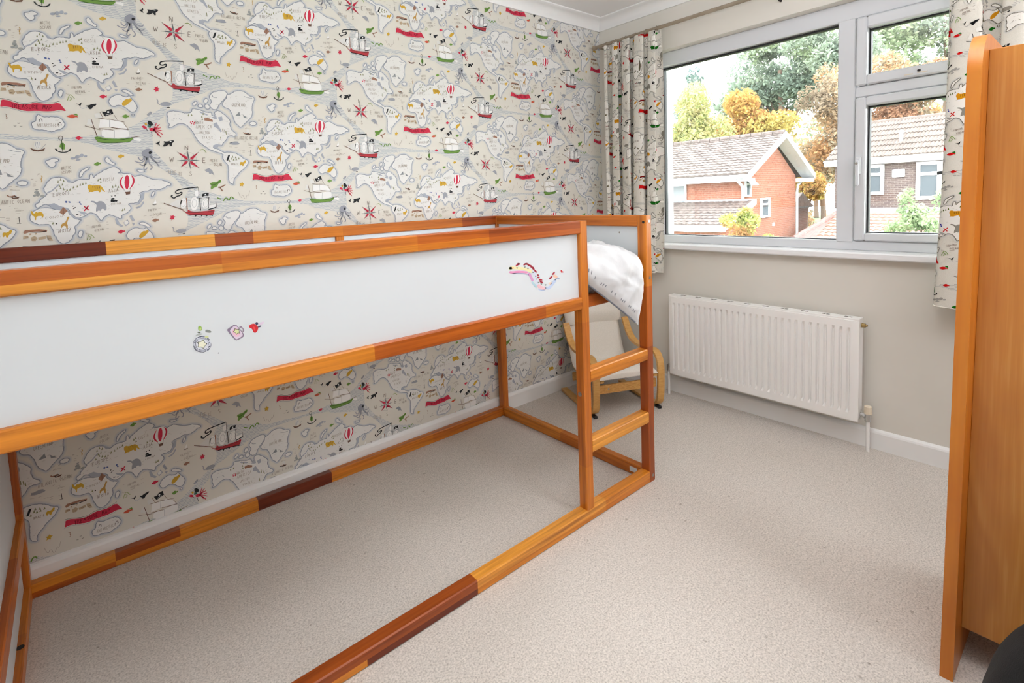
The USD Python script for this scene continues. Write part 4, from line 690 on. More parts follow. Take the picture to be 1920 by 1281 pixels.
usdkit.material(stage, '/World/Looks/pane_glass', {'t': ('transparent_bsdf', {'color': (.97, .985, .98)}), 'g': ('glossy_bsdf', {'roughness': .01, 'color': (1, 1, 1)}), 'f': ('fresnel', {'IOR': 1.5}), 'm': ('mix_closure', {})}, [('f.fac', 'm.fac'), ('t.BSDF', 'm.closure1'), ('g.BSDF', 'm.closure2')], surface='m.closure')
LOOKS['pane_glass'] = UsdShade.Material.Get(stage, '/World/Looks/pane_glass')
# outdoors
def bricks(name, c1, c2, mortar, u):   # u: which object axis runs along the courses
    mat(name, None, .9, {'tc': ('texture_coordinate', {}), 's': ('separate_xyz', {}), 'c': ('combine_xyz', {}), 'b': ('brick_texture', {'color1': lin(c1), 'color2': lin(c2), 'mortar': lin(mortar), 'scale': 1.0, 'mortar_size': .006, 'brick_width': .225, 'row_height': .075})},
        [('tc.object', 's.vector'), ('s.'+u, 'c.x'), ('s.z', 'c.y'), ('c.vector', 'b.vector'), ('b.color', 'p.base_color')], spec=.1)
bricks('red_brick', (130, 84, 68), (116, 74, 60), (132, 110, 98), 'x'); bricks('red_brick_side', (130, 84, 68), (116, 74, 60), (132, 110, 98), 'y'); bricks('dark_brick', (94, 82, 78), (78, 67, 66), (120, 114, 110), 'y')
noisy('brown_tile', (70, 61, 58), (94, 84, 80), 6, .9); noisy('tile_a', (88, 77, 71), (98, 87, 80), 9, .9); noisy('tile_b', (80, 70, 65), (90, 80, 74), 9, .9); noisy('orange_tile', (134, 107, 96), (149, 123, 110), 9, .9); noisy('red_tile', (128, 88, 85), (142, 104, 99), 9, .9)
mat('outside_white', (184, 186, 189), .5); mat('outside_glass', (66, 74, 80), .25, spec=.25); mat('lead', (140, 147, 155), .6); mat('net_curtain', (116, 121, 124), .9); mat('bark', (96, 78, 66), .95)
noisy('lawn', (74, 92, 52), (96, 112, 66), 2, .95)
usdkit.material(stage, '/World/Looks/leaf', {'a': ('attribute', {'attribute': 'displayColor'}), 'd': ('diffuse_bsdf', {}), 't': ('translucent_bsdf', {}), 'm': ('mix_closure', {'fac': .45})}, [('a.color', 'd.color'), ('a.color', 't.color'), ('d.BSDF', 'm.closure1'), ('t.BSDF', 'm.closure2')], surface='m.closure')
LOOKS['leaf'] = UsdShade.Material.Get(stage, '/World/Looks/leaf')

# ---------------------------------------------------------------- room shell
H, XN, YN = 2.418, -3.45, -3.4
obj('floor', box(XN, 0, YN, 0, -.12, 0), 'carpet', label='beige looped carpet covering the whole bedroom floor', kind='structure')
obj('ceiling', box(XN-.2, .3, YN-.2, .2, H, H+.12), 'ceiling_paint', label='white stippled ceiling with plaster coving round its edge', kind='structure')
WL = thing('wall_left', 'long wall papered with an illustrated treasure map print', None, kind='structure')
obj('wall_face', box(XN-.2, .3, 0, .2, 0, H), 'paper_base', WL)
wy0, wy1, wz0, wz1 = -.36, -2.14, .93, 2.115     # window opening
obj('wall_back', cat_([box(0, .3, YN-.2, 0, 0, wz0), box(0, .3, YN-.2, 0, wz1, H), box(0, .3, wy0, 0, wz0, wz1), box(0, .3, YN-.2, wy1, wz0, wz1)]), 'cream_wall', label='cream painted wall around the wide window', kind='structure')
obj('wall_front', box(XN-.2, XN, YN-.2, 0, 0, H), 'white_paint', label='white wall at the foot of the bed', kind='structure')
obj('wall_right', box(XN, 0, YN-.2, YN, 0, H), 'white_paint', label='white wall behind the tall wooden unit', kind='structure')
cove = [(0, 2.350), (.010, 2.350), (.012, 2.358)] + [(.012+.052*(1-math.cos(t)), 2.358+.048*math.sin(t)) for t in np.linspace(.15, 1.5, 8)] + [(.066, 2.410), (.072, 2.411), (.072, H), (0, H)]
obj('trim_1', extrude([(-d, z) for d, z in cove], XN, 0, 'x'), 'white_paint', label='white plaster coving above the map wallpaper', kind='structure', smooth=35)
obj('trim_2', extrude([(-d, z) for d, z in cove], YN, -.0, 'y'), 'white_paint', label='white plaster coving above the window', kind='structure', smooth=35)
sk = [(0, 0), (.015, 0), (.015, .078), (.012, .086), (.007, .092), (0, .095)]
obj('baseboard_left', extrude([(-d, z) for d, z in sk], XN, 0, 'x'), 'white_paint', label='white skirting board below the map wallpaper', kind='structure')
obj('baseboard_back', extrude([(-d, z) for d, z in sk], YN, -.015, 'y'), 'white_paint', label='white skirting board below the radiator', kind='structure')

# ---------------------------------------------------------------- printed map pattern (flat print, one repeat, in metres)
FONT = {'A': [(0,0,.5,1),(.5,1,1,0),(.2,.4,.8,.4)], 'B': [(0,0,0,1),(0,1,.8,.8),(.8,.8,0,.5),(0,.5,.9,.25),(.9,.25,0,0)], 'C': [(.9,.85,.4,1),(.4,1,0,.5),(0,.5,.4,0),(.4,0,.9,.15)], 'D': [(0,0,0,1),(0,1,.9,.6),(.9,.6,.9,.4),(.9,.4,0,0)], 'E': [(0,0,0,1),(0,1,.85,1),(0,.5,.7,.5),(0,0,.9,0)], 'F': [(0,0,0,1),(0,1,.9,1),(0,.5,.7,.5)], 'G': [(.9,.85,.4,1),(.4,1,0,.5),(0,.5,.4,0),(.4,0,.9,.2),(.9,.2,.9,.45),(.9,.45,.55,.45)], 'H': [(0,0,0,1),(1,0,1,1),(0,.5,1,.5)], 'I': [(.5,0,.5,1)], 'L': [(0,1,0,0),(0,0,.85,0)], 'M': [(0,0,.1,1),(.1,1,.5,.3),(.5,.3,.9,1),(.9,1,1,0)], 'N': [(0,0,0,1),(0,1,1,0),(1,0,1,1)], 'O': [(.5,1,0,.5),(0,.5,.5,0),(.5,0,1,.5),(1,.5,.5,1)], 'P': [(0,0,0,1),(0,1,.9,.8),(.9,.8,.9,.65),(.9,.65,0,.45)], 'R': [(0,0,0,1),(0,1,.9,.8),(.9,.8,0,.5),(.3,.5,1,0)], 'S': [(.9,.85,.3,1),(.3,1,.1,.7),(.1,.7,.9,.3),(.9,.3,.6,0),(.6,0,0,.15)], 'T': [(0,1,1,1),(.5,1,.5,0)], 'U': [(0,1,.1,.2),(.1,.2,.5,0),(.5,0,.9,.2),(.9,.2,1,1)], 'W': [(0,1,.25,0),(.25,0,.5,.7),(.5,.7,.75,0),(.75,0,1,1)], 'Z': [(0,1,1,1),(1,1,0,0),(0,0,1,0)], ' ': []}
TV, TC, TL, TF = [], [], [], []       # vertices (u, w), colours, layer, faces
tn = 0
def put(v, f, col, layer):
    global tn
    v = np.asarray(v, float); f = np.asarray(f, int)
    if len(f) == 0: return
    a = v[f]; ar = np.cross(a[:, 1]-a[:, 0], a[:, 2]-a[:, 0]); f = np.where((ar < 0)[:, None], f[:, ::-1], f)
    TV.append(v); TF.append(f+tn); TC.append(np.tile(lin(col), (len(v), 1))); TL.append(np.full(len(v), layer, float)); tn += len(v)
def poly(g, col, layer):
    for p in getattr(g, 'geoms', [g]):
        if p.is_empty or p.area < 1e-9: continue
        v, f = trimesh.creation.triangulate_polygon(p, engine='earcut'); put(v, f, col, layer)
def strip(p, w, col, layer):
    p = np.asarray(p, float)
    if len(p) < 2: return
    t = np.gradient(p, axis=0); t /= np.linalg.norm(t, axis=1, keepdims=True)+1e-12; n = np.stack([-t[:, 1], t[:, 0]], 1)*w/2
    v = np.vstack([p+n, p-n]); k = len(p); i = np.arange(k-1)
    put(v, np.vstack([np.stack([i, i+1, k+i+1], 1), np.stack([i, k+i+1, k+i], 1)]), col, layer)
def ok(g): return g if g.is_valid else g.buffer(0)
lands = []
for it in PF:
    k, layer, col, w, p = it[:5]
    p = np.array(p).reshape(-1, 2)/1e4; w = w/1000
    if k == 'land':
        q = np.array(Polygon(chaikin(p, 1)).exterior.segmentize(.0022).coords)[:-1]; q = q + .0021*(np.stack([meshkit.fbm(np.c_[q*190, np.full(len(q), 1.5)], 2), meshkit.fbm(np.c_[q*190, np.full(len(q), 7.5)], 2)], 1)-.5)*2
        lands.append(ok(Polygon(q)))
    elif k == 'f': poly(ok(Polygon(chaikin(p, 1) if len(p) > 8 else p)), PC[col], layer)
    elif k == 'l': strip(chaikin(p, 1, False) if len(p) > 2 else p, max(w, .0011), PC[col], layer)
    elif k == 't':
        s_, o, e, u = it[5], p[0], p[1], p[2]-p[0]; d = (e-o)/len(s_)
        for i, ch in enumerate(s_):
            for x0, y0, x1, y1 in FONT[ch]:
                jit = .06*math.sin(i*2.3)
                a, b = o+d*(i+.12+.7*x0)+u*(y0+jit), o+d*(i+.12+.7*x1)+u*(y1+jit); strip([a, b], max(w, .0011), PC[col], layer)
LA = unary_union(lands)
poly(LA.buffer(.0095).simplify(.0008), (212, 209, 201), 2); poly(LA.buffer(.0065).simplify(.0007), (203, 204, 203), 3); poly(LA.buffer(.0036).simplify(.0005), (182, 187, 194), 4)
poly(LA.buffer(.0016).simplify(.0003), PC['coast'], 4.5); poly(LA.buffer(-.0004).simplify(.0003), PC['land'], 5)
LAi = LA.buffer(-.004)
WV = unary_union([ok(Polygon(chaikin(np.array(w).reshape(-1, 2)/1e4, 1))) for w in PW])
WV = WV.difference(LA.buffer(.006))
W0 = WV
for va in ((.7315, .2395), (.7315, -.237), (0, .4765)): WV = WV.difference(shapely.affinity.translate(W0, *va).buffer(.0003))      # neighbouring repeats must not overlap
poly(WV.simplify(.0008), (213, 212, 206), 1)
b = WV.bounds
for i, w in enumerate(np.arange(b[1], b[3], .0058)):
    x = np.arange(b[0], b[2], .0035); ln = LineString(np.c_[x, w+.0009*np.sin(x*2*np.pi/.021+.6*i)+.0005*np.sin(x*2*np.pi/.09+i)])
    g = ln.intersection(WV)
    for q in getattr(g, 'geoms', [g]):
        if q.geom_type == 'LineString' and q.length > .004: strip(np.array(q.coords), .0013, (160, 168, 178), 1.5)
rl = np.random.default_rng(12)
for _ in range(900):
    q = np.array([rl.uniform(LA.bounds[0], LA.bounds[2]), rl.uniform(LA.bounds[1], LA.bounds[3])])
    if not LAi.contains(shapely.Point(q)): continue
    h = rl.uniform(.002, .0042)
    if rl.random() < .5: strip([q+(-h*.8, 0), q+(0, h), q+(h*.8, 0)], .0009, (188, 182, 172), 5.5)
    else: strip([q, q+(h*1.5, rl.uniform(-.001, .001)), q+(h*2.6, rl.uniform(-.002, .002))], .0009, (192, 188, 180), 5.5)
TV, TC, TL, TF = np.vstack(TV), np.vstack(TC), np.concatenate(TL), np.vstack(TF)
def tiles(x0, x1, z0, z1, ox, oz, sc=1.0, sh=0.0):
    """print repeated over a rectangle (u from x0 to x1, w from z0 to z1), cut at its edges"""
    A, B = np.array([.7315, .2395])*sc, .4765*sc
    V, Cc, L, F, n = [], [], [], [], 0
    lo, hi = TV.min(0)*sc, TV.max(0)*sc
    for i in range(-8, 9):
        for j in range(-12, 13):
            o = np.array([ox+A[0]*i, oz+(A[1] if i % 2 else 0)+B*j]); o[0] -= sh*(o[1]-oz)
            if o[0]+hi[0] < x0 or o[0]+lo[0] > x1 or o[1]+hi[1] < z0 or o[1]+lo[1] > z1: continue
            v = TV*sc+o
            V.append(v); Cc.append(TC); L.append(TL+.12*((i+2*j) % 4)); F.append(TF+n); n += len(v)
    V, Cc, L, F = np.vstack(V), np.vstack(Cc), np.concatenate(L), np.vstack(F)
    for ax, val, sg in ((0, x0, 1), (0, x1, -1), (1, z0, 1), (1, z1, -1)):
        V, Cc, L, F = cut(V, Cc, L, F, ax, val, sg)
    u, inv = np.unique(F.ravel(), return_inverse=True)
    return V[u], Cc[u], L[u], inv.reshape(-1, 3)
def cut(V, Cc, L, F, ax, val, sg, keep=False):
    """cuts triangles at the line V[ax]=val; keeps the side sg, or both"""
    d = (V[:, ax]-val)*sg; s_ = d[F] > 0; k = s_.sum(1)
    out = [F[k == 3]] + ([F[k == 0]] if keep else [])
    for cnt in (1, 2):
        f = F[k == cnt]
        if not len(f): continue
        a = np.argmax((s_[k == cnt]) == (cnt == 1), 1); r = np.arange(len(f))
        p, q, t = f[r, a], f[r, (a+1) % 3], f[r, (a+2) % 3]
        n0 = len(V); new = []
        for e in (q, t):
            w = (d[p]/(d[p]-d[e]))[:, None]; new.append((V[p]*(1-w)+V[e]*w, Cc[p], L[p]))
        V = np.vstack([V, new[0][0], new[1][0]]); Cc = np.vstack([Cc, new[0][1], new[1][1]]); L = np.concatenate([L, new[0][2], new[1][2]]); d = np.concatenate([d, np.zeros(2*len(f))])
        i1, i2 = n0+r, n0+len(f)+r
        tip, quad = [np.stack([p, i1, i2], 1)], [np.stack([i1, q, t], 1), np.stack([i1, t, i2], 1)]
        out += (tip+quad) if keep else (tip if cnt == 1 else quad)
    return V, Cc, L, np.vstack(out)
V, Cc, L, F = tiles(XN, -.001, .09, 2.352, -2.704, 1.842, 1.0, .030)
obj('printed_pattern', tm(np.c_[V[:, 0], -.0002-L*.00012, V[:, 1]], F), 'print_ink', WL, color=Cc, kind='stuff')

# ---------------------------------------------------------------- window
WN = thing('window_1', 'wide white framed window with a large fixed pane and two opening lights', 'window', kind='structure')
gx = .10
def frame(y0, y1, z0, z1, iy0, iy1, iz0, iz1, x0, x1, b=.004):
    ms = [box(x0, x1, y0, iy0, z0, z1, b), box(x0, x1, iy1, y1, z0, z1, b), box(x0, x1, iy0, iy1, z0, iz0, b), box(x0, x1, iy0, iy1, iz1, z1, b)]
    return cat_(ms)
P1 = (-.4287, -1.394, .9826, 2.0247); P2 = (-1.512, -2.02, 1.763, 1.975); P3 = (-1.512, -2.02, 1.020, 1.620)
obj('outer_frame', cat_([box(.06, .14, wy0, P1[0], .935, wz1, .004), box(.06, .14, -2.075, wy1, .935, wz1, .004), box(.06, .14, P1[0], -2.075, .935, .9826, .004), box(.06, .14, P1[0], -2.075, 2.030, wz1, .004)]), 'upvc', WN)
obj('mullion', box(.055, .14, P1[1], -1.466, .975, 2.035, .004), 'upvc', WN)
obj('transom', box(.06, .14, -1.466, -2.08, 1.664, 1.713, .004), 'upvc', WN)
for nm, P, (a0, a1, b0, b1) in (('top', P2, (-1.470, -2.070, 1.716, 2.028)), ('low', P3, (-1.470, -2.070, .984, 1.661))):
    sash = obj('sash', frame(a0, a1, b0, b1, P[0], P[1], P[2], P[3], .045, .13, .006), 'upvc', WN)
    if nm == 'top': obj('latch_hole', box(.040, .047, -1.700, -1.712, 1.735, 1.744, .002), 'dark_hole', sash); obj('latch_scar', cat_([box(.0435, .0452, -1.655, -1.685, 1.727, 1.731), box(.0435, .0452, -1.70, -1.735, 1.729, 1.733)]), 'valve_cream', sash)
    else:
        h = obj('handle', cat_([box(.018, .046, -1.478, -1.500, 1.30, 1.385, .005), box(.004, .022, -1.482, -1.497, 1.245, 1.37, .005)]), 'upvc', sash); obj('lock_button', cyl((.003, -1.4895, 1.352), (.018, -1.4895, 1.352), .006), 'screw_metal', h)
for P in (P1, P2, P3):
    g = .007
    obj('gasket', cat_([box(.086, .114, P[0]+.002, P[0]-g, P[2]-.002, P[3]+.002), box(.086, .114, P[1]+g, P[1]-.002, P[2]-.002, P[3]+.002), box(.086, .114, P[0]-g, P[1]+g, P[2]-.002, P[2]+g*.5), box(.086, .114, P[0]-g, P[1]+g, P[3]-g, P[3]+.002)]), 'gasket', WN)
    obj('pane', box(gx-.002, gx+.002, P[0]-.001, P[1]+.001, P[2]+.001, P[3]-.001), 'pane_glass', WN)
obj('window_sill', box(-.045, .075, -.37, -2.19, .903, .936, .006), 'sill_white', WN)

# ---------------------------------------------------------------- mid-sleeper bed
BED = thing('cabin_bed', 'low raised wooden bed with white side panels and a built-in ladder', 'bed')
T = {'A': (214, 132, 38), 'B': (228, 154, 58), 'C': (160, 76, 22), 'D': (196, 110, 32), 'E': (110, 42, 15), 'F': (206, 120, 32), 'G': (184, 94, 26)}
def timber(name, ax, r0, r1, r2, segs, parent=BED, b=.0035, label=None):
    """bar along ax; r0 (x), r1 (y), r2 (z) ranges; segs: [(end position, tone), ...] finger-jointed lengths"""
    R = [sorted(r0), sorted(r1), sorted(r2)]; i = 'xyz'.index(ax); o = [k for k in range(3) if k != i]
    (a0, a1), (c0, c1) = R[o[0]], R[o[1]]
    V, F, Cc, n = [], [], [], 0; pos = R[i][0]
    c1_ = c1
    for e, tone in segs:
        e = R[i][1] if e is None else e
        strips = [(c0, c1, tone[0])] if len(tone) == 1 else [(c0, c0+(c1-c0)*.45, tone[0]), (c0+(c1-c0)*.45, c1, tone[1])]     # one or two glued laminations
        for d0, d1, tn_ in strips:
            b0, b1 = (b if d0 == c0 else 0), (b if d1 == c1 else 0)
            prof = np.array([(a0+b0, d0), (a1-b0, d0), (a1, d0+b0), (a1, d1-b1), (a1-b1, d1), (a0+b1, d1), (a0, d1-b1), (a0, d0+b0)])
            v = np.zeros((16, 3)); v[:8, i] = pos; v[8:, i] = e
            for k in (0, 8): v[k:k+8, o[0]] = prof[:, 0]; v[k:k+8, o[1]] = prof[:, 1]
            f = []
            for k in range(8): q = (k+1) % 8; f += [[k, q, 8+q], [k, 8+q, 8+k]]
            for k in range(1, 7): f += [[0, k+1, k], [8, 8+k, 8+k+1]]
            f = np.array(f)
            if i == 1: f = f[:, ::-1]
            V.append(v); F.append(f+n); Cc.append(np.tile(lin(T[tn_]), (16, 1))); n += 16
        pos = e
    # faceted: split vertices per face
    V, F, Cc = np.vstack(V), np.vstack(F), np.vstack(Cc)
    return obj(name, tm(V[F].reshape(-1, 3), np.arange(F.size).reshape(-1, 3)), 'pine_'+ax, parent, color=Cc[F].reshape(-1, 3), label=label)
xf, xn, yf, yb = -.978, -3.104, -1.030, -.018
t = .042
# posts
timber('corner_post', 'z', (xf-.040, xf), (yf, yf+.044), (0, 1.160), [(.60, 'C'), (.86, 'G'), (None, 'F')])
timber('corner_post', 'z', (xf-.040, xf), (yb-t, yb), (0, 1.160), [(None, 'D')])
timber('corner_post', 'z', (xn, xn+.04), (yf, yf+.044), (0, 1.160), [(None, 'F')])
timber('corner_post', 'z', (xn, xn+.04), (yb-t, yb), (0, 1.160), [(.3, 'D'), (None, 'G')])
lp = timber('ladder_post', 'z', (-1.430, -1.390), (yf, yf+t), (.049, 1.160), [(.22, 'F'), (.78, 'D'), (None, 'F')])
obj('bolt', cyl((-1.4335, -1.008, .502), (-1.429, -1.008, .502), .008), 'screw_metal', lp)
# front
timber('top_rail', 'x', (xn+.04, -1.430), (yf, yf+t), (1.113, 1.160), [(-2.62, 'BG'), (-2.12, 'AD'), (-1.86, 'FG'), (None, 'GC')])
timber('side_rail', 'x', (xn+.04, -1.430), (yf, yf+t), (.832, .876), [(-2.27, 'A'), (-1.62, 'G'), (None, 'F')])
timber('base_rail', 'x', (xn+.04, xf-.040), (yf, yf+.046), (0, .049), [(-2.345, 'AC'), (-1.965, 'EC'), (-1.32, 'AB'), (None, 'FA')])
obj('side_panel', box(xn+.035, -1.428, -1.0135, -1.0025, .870, 1.118), 'board_white', BED)
# ladder rungs
timber('rung', 'x', (-1.390, -1.018), (yf+.001, yf+.047), (.266, .314), [(None, 'B')])
timber('rung', 'x', (-1.390, -1.018), (yf+.001, yf+.047), (.543, .590), [(None, 'A')])
timber('side_rail', 'x', (-1.40, xf-.04), (yf+.046, yf+.068), (.818, .868), [(None, 'G')])
# far (window) end
timber('end_rail', 'y', (xf-.038, xf), (yb-t, yf+.044), (1.113, 1.160), [(None, 'D')])
timber('end_rail', 'y', (xf-.038, xf), (yb-t, yf+.044), (.832, .876), [(None, 'D')])
er = timber('base_rail', 'y', (xf-.040, xf), (yb-t, yf+.046), (0, .049), [(-.5, 'D'), (None, 'A')])
obj('care_label', box(xf-.0405, xf-.0398, -.965, -.925, .014, .036), 'board_white', er, label='small white paper label on the base rail')
obj('end_panel', box(xf-.025, xf-.012, yb-t+.002, yf+.042, .872, 1.116), 'board_white', BED)
obj('panel_pin', cyl((xf-.026, -.885, 1.085), (xf-.0245, -.885, 1.085), .004, 10), 'screw_metal', BED)
# back
timber('top_rail', 'x', (xn+.04, xf-.040), (yb-.036, yb), (1.113, 1.160), [(-2.78, 'E'), (-2.44, 'B'), (-2.30, 'C'), (-1.92, 'F'), (-1.25, 'D'), (None, 'C')])
timber('back_upright', 'z', (-1.955, -1.915), (yb-.036, yb), (.876, 1.113), [(None, 'F')])
timber('side_rail', 'x', (xn+.04, xf-.040), (yb-.036, yb), (.832, .876), [(None, 'D')])
timber('base_rail', 'x', (xn+.04, xf-.040), (yb-.036, yb), (0, .049), [(-2.84, 'GA'), (-2.64, 'AC'), (-2.36, 'A'), (-2.045, 'E'), (-1.5, 'AF'), (None, 'FD')])
obj('back_panel', box(xn+.035, -1.953, -.045, -.034, .870, 1.118), 'board_white', BED); obj('back_panel', box(-1.917, xf-.035, -.045, -.034, .870, 1.118), 'board_white', BED)
# near end
for z0, z1, nm in ((1.113, 1.160, 'end_rail'), (.832, .876, 'end_rail'), (.222, .280, 'end_rail'), (0, .049, 'base_rail')):
    timber(nm, 'y', (xn, xn+.040), (yb-t, yf+.044), (z0, z1), [(-.30, 'G' if z0 else 'D'), (None, 'F')])
obj('knot', cyl((xn+.029, -.36, .0485), (xn+.029, -.36, .0496), .010, 14), 'dark_hole', BED)
for z0, z1 in ((.872, 1.116), (.276, .836), (.045, .226)): obj('end_panel', box(xn+.010, xn+.022, yb-t+.002, yf+.042, z0, z1), 'board_white', BED)
# metal dowels in the corner post
cpath = '/World/cabin_bed/corner_post'
for z in (1.135, .895, .026): obj('bolt', cyl((xf-.018, yf-.0015, z), (xf-.018, yf+.002, z), .0065), 'screw_metal', cpath)
obj('bolt', cyl((xf-.0415, yf+.012, 1.132), (xf-.0385, yf+.012, 1.132), .006), 'dark_hole', cpath)
# slats under the mattress
for x in np.linspace(xn+.16, xf-.16, 13): obj('slat', box(x-.03, x+.03, yf+.07, yb-.04, .838, .850), 'beech_edge', BED)
# stickers on the side panel
SL = {'snake': 'pastel wavy serpent sticker with red spines', 'heart': 'tiny red heart sticker', 'badge': 'round star badge sticker with a small green balloon', 'case': 'pink suitcase sticker with a star', 'bow': 'shiny red bow sticker'}
for st in SL:
    V, F, Cc, n = [], [], [], 0
    for s_, col, layer, pts in ST:
        if s_ != st: continue
        p = ok(Polygon(chaikin(pts, 1)))
        for q in getattr(p, 'geoms', [p]):
            v, f = trimesh.creation.triangulate_polygon(q, engine='earcut')
            a = v[f]; ar = np.cross(a[:, 1]-a[:, 0], a[:, 2]-a[:, 0]); f = np.where((ar < 0)[:, None], f[:, ::-1], f)
            V.append(np.c_[v[:, 0], np.full(len(v), -1.0137-.00012*(layer+1)), v[:, 1]]); F.append(f+n); Cc.append(np.tile(lin(col), (len(v), 1))); n += len(v)
    obj('sticker', tm(np.vstack(V), np.vstack(F)), 'sticker_ink', BED, color=np.vstack(Cc), label=SL[st])

# mattress
MT = thing('mattress', 'thin white mattress lying inside the raised bed', 'mattress')
obj('mattress_body', box(xn+.05, xf-.045, -.955, -.065, .852, .952, .022), 'mattress_cloth', MT, smooth=40)
ed = []
for z in (.872, .936):
    ed.append(tube([(xn+.06, -.956, z), (xf-.055, -.956, z)], .003, 6))
obj('piping', cat_(ed), 'board_white', MT)

# pillow: a soft slab, one corner squeezed over the ladder opening
def pillow():
    nu, nv = 72, 60
    U, Vv = np.meshgrid(np.linspace(-1, 1, nu), np.linspace(-1, 1, nv), indexing='ij')
    a, bb = .34, .24
    k = (1-np.abs(U)**6)**.5*(1-np.abs(Vv)**6)**.5
    px = a*U*(1-.05*(1-Vv**2)*0); py = bb*Vv
    px = px*(1+.04*np.abs(Vv)**3); py = py*(1+.05*np.abs(U)**3)
    thick = .058*np.clip((1-U**2), 0, 1)**.45*np.clip((1-Vv**2), 0, 1)**.45
    th = math.radians(-38)
    # long axis runs from the wall side to the ladder opening, tip to the right
    ex, ey = np.array([math.cos(th), math.sin(th)]), np.array([-math.sin(th), math.cos(th)])
    cx_, cs_ = -1.262, .135            # developed plane: x and arc position s (0 at the mattress edge, + over the edge)
    X = cx_ + px*ex[0] + py*ey[0]; S = -cs_ + -(px*ex[1] + py*ey[1])
    X = np.where(X > -1.10, -1.10+.065*np.tanh((X+1.10)/.09), X)
    return U, Vv, X, S, thick
U, Vv, X, S, thick = pillow()
def drape(X, S, h):
    """developed sheet point (X, S) with height h above it -> world"""
    y0, z0, r = -.955, .966, .055
    ang = np.clip(S/r, 0, 1.28); over = np.maximum(S-r*1.28, 0)
    cy_, cz_ = y0, z0-r
    y = np.where(S < 0, y0-S, cy_-r*np.sin(ang)-over*math.cos(1.28)); z = np.where(S < 0, z0, cz_+r*np.cos(ang)-over*math.sin(1.28))
    ny = np.where(S < 0, 0, -np.sin(ang)); nz = np.where(S < 0, 1.0, np.cos(ang))
    return np.stack([X, y+ny*h, z+nz*h], -1)
wr = meshkit.fbm(np.stack([X*7+S*5, S*16-X*9, np.zeros_like(X)], -1), 3, 3)-.5
wr2 = np.sin((X*1.0+S*.55)*70+5*meshkit.noise(np.stack([X*9, S*9, X*0], -1), 5))
wr3 = 1-2*np.abs(meshkit.fbm(np.stack([(X-S)*4.5, (X+S)*15, X*0+2], -1), 2, 8)*2-1)**.6      # long creases running to the tip
env = np.clip((1-U**2)*(1-Vv**2), 0, 1)**.5
top = drape(X, S, thick*1.25+env*(.046*wr+.004*wr2+.010*wr3)); bot = drape(X, S, -np.minimum(thick, .010)*.9)
# lift the middle where it is propped on the end panel
prop = np.exp(-((X+1.17)/.16)**2-((S+.14)/.16)**2)[..., None]*np.array([0, 0, .018])
pm = cat_([grid(top+prop), tm(grid(bot+prop*.2).vertices, grid(bot+prop*.2).faces[:, ::-1])]); pm.merge_vertices(digits_vertex=5)
PL = thing('pillow', 'crumpled white pillow spilling over the bed edge above the ladder', 'pillow')
obj('pillow_body', pm, 'pillow_cotton', PL, smooth=True)
e = np.vstack([top[:, 0], ]); e2 = top[-1, :]
obj('piping', cat_([tube(e[2:-2] , .0035, 6)]), 'pillow_edge', PL)
# small grey marks printed along the hem, as in the photograph too small to read
mk = []
for i in range(30, 66, 1):
    p0 = (top+prop)[i, 2]; p1 = (top+prop)[i, 3]; q = (top+prop)[i+1, 2]-(top+prop)[i, 2]
    if i % 4 == 3: continue
    n_ = np.cross(p1-p0, q); n_ /= np.linalg.norm(n_); n_ *= np.sign(n_[2] if abs(n_[2]) > .2 else -n_[1]); off = n_*.0012
    d = q*.28; mk.append(tm([p0+off, p0+d+off, p1+d+off, p1+off], [[0, 1, 2], [0, 2, 3], [2, 1, 0], [3, 2, 0]]))
obj('hem_print', cat_(mk), 'pillow_edge', PL, kind='stuff')

# ---------------------------------------------------------------- child's armchair
CH = thing('armchair', "child's bentwood armchair with a cream canvas cushion in the corner", 'armchair', (-.697, -.457, 0), math.degrees(math.atan2(-.417, .909)))
side = [(.405, .460), (.385, .425), (.350, .372), (.305, .338), (.24, .324), (.15, .328), (.075, .338), (.035, .330), (.008, .300), (-.004, .250), (-.002, .150), (.004, .075), (.020, .034), (.055, .020), (.12, .016), (.30, .014), (.465, .014)]
sp_ = chaikin(np.array(side), 2, False)
tt = np.gradient(sp_, axis=0); tt /= np.linalg.norm(tt, axis=1, keepdims=True); nn = np.stack([-tt[:, 1], tt[:, 0]], 1)
def ribbon(path, nrm, x0, x1, th):
    a, b_ = path+nrm*th/2, path-nrm*th/2; n = len(path)
    ring = np.stack([np.c_[np.full(n, x0), a], np.c_[np.full(n, x1), a], np.c_[np.full(n, x1), b_], np.c_[np.full(n, x0), b_]], 0)
    v = ring.reshape(-1, 3); f = []
    for k in range(4):
        q = (k+1) % 4
        for i in range(n-1): f += [[k*n+i, q*n+i, q*n+i+1], [k*n+i, q*n+i+1, k*n+i+1]]
    f += [[0, 2*n, n], [0, 3*n, 2*n], [n-1, 2*n-1, 3*n-1], [n-1, 3*n-1, 4*n-1]]
    m = tm(v, f); m.fix_normals(); return m
for x0 in (-.004, .404):
    fr = obj('side_frame', ribbon(sp_, nn, x0, x0+.040, .016), 'beech_bent', CH, smooth=35)
    obj('foot_pad', cat_([box(x0+.008, x0+.032, .006, .05, 0, .016, .004)]), 'black_plastic', fr)
obj('cross_board', box(.036, .404, .012, .028, .135, .185, .003), 'beech_edge', CH)
for x in (.10, .34): obj('screw', cyl((x, .0105, .162), (x, .0125, .162), .006), 'screw_metal', '/World/armchair/cross_board')
obj('cross_board', box(.036, .404, .36, .376, .10, .15, .003), 'beech_edge', CH)
bk = chaikin(np.array([(-.01, .222), (.04, .235), (.12, .222), (.25, .192), (.33, .185), (.375, .215), (.41, .30), (.46, .45), (.50, .58), (.525, .655)]), 2, False)
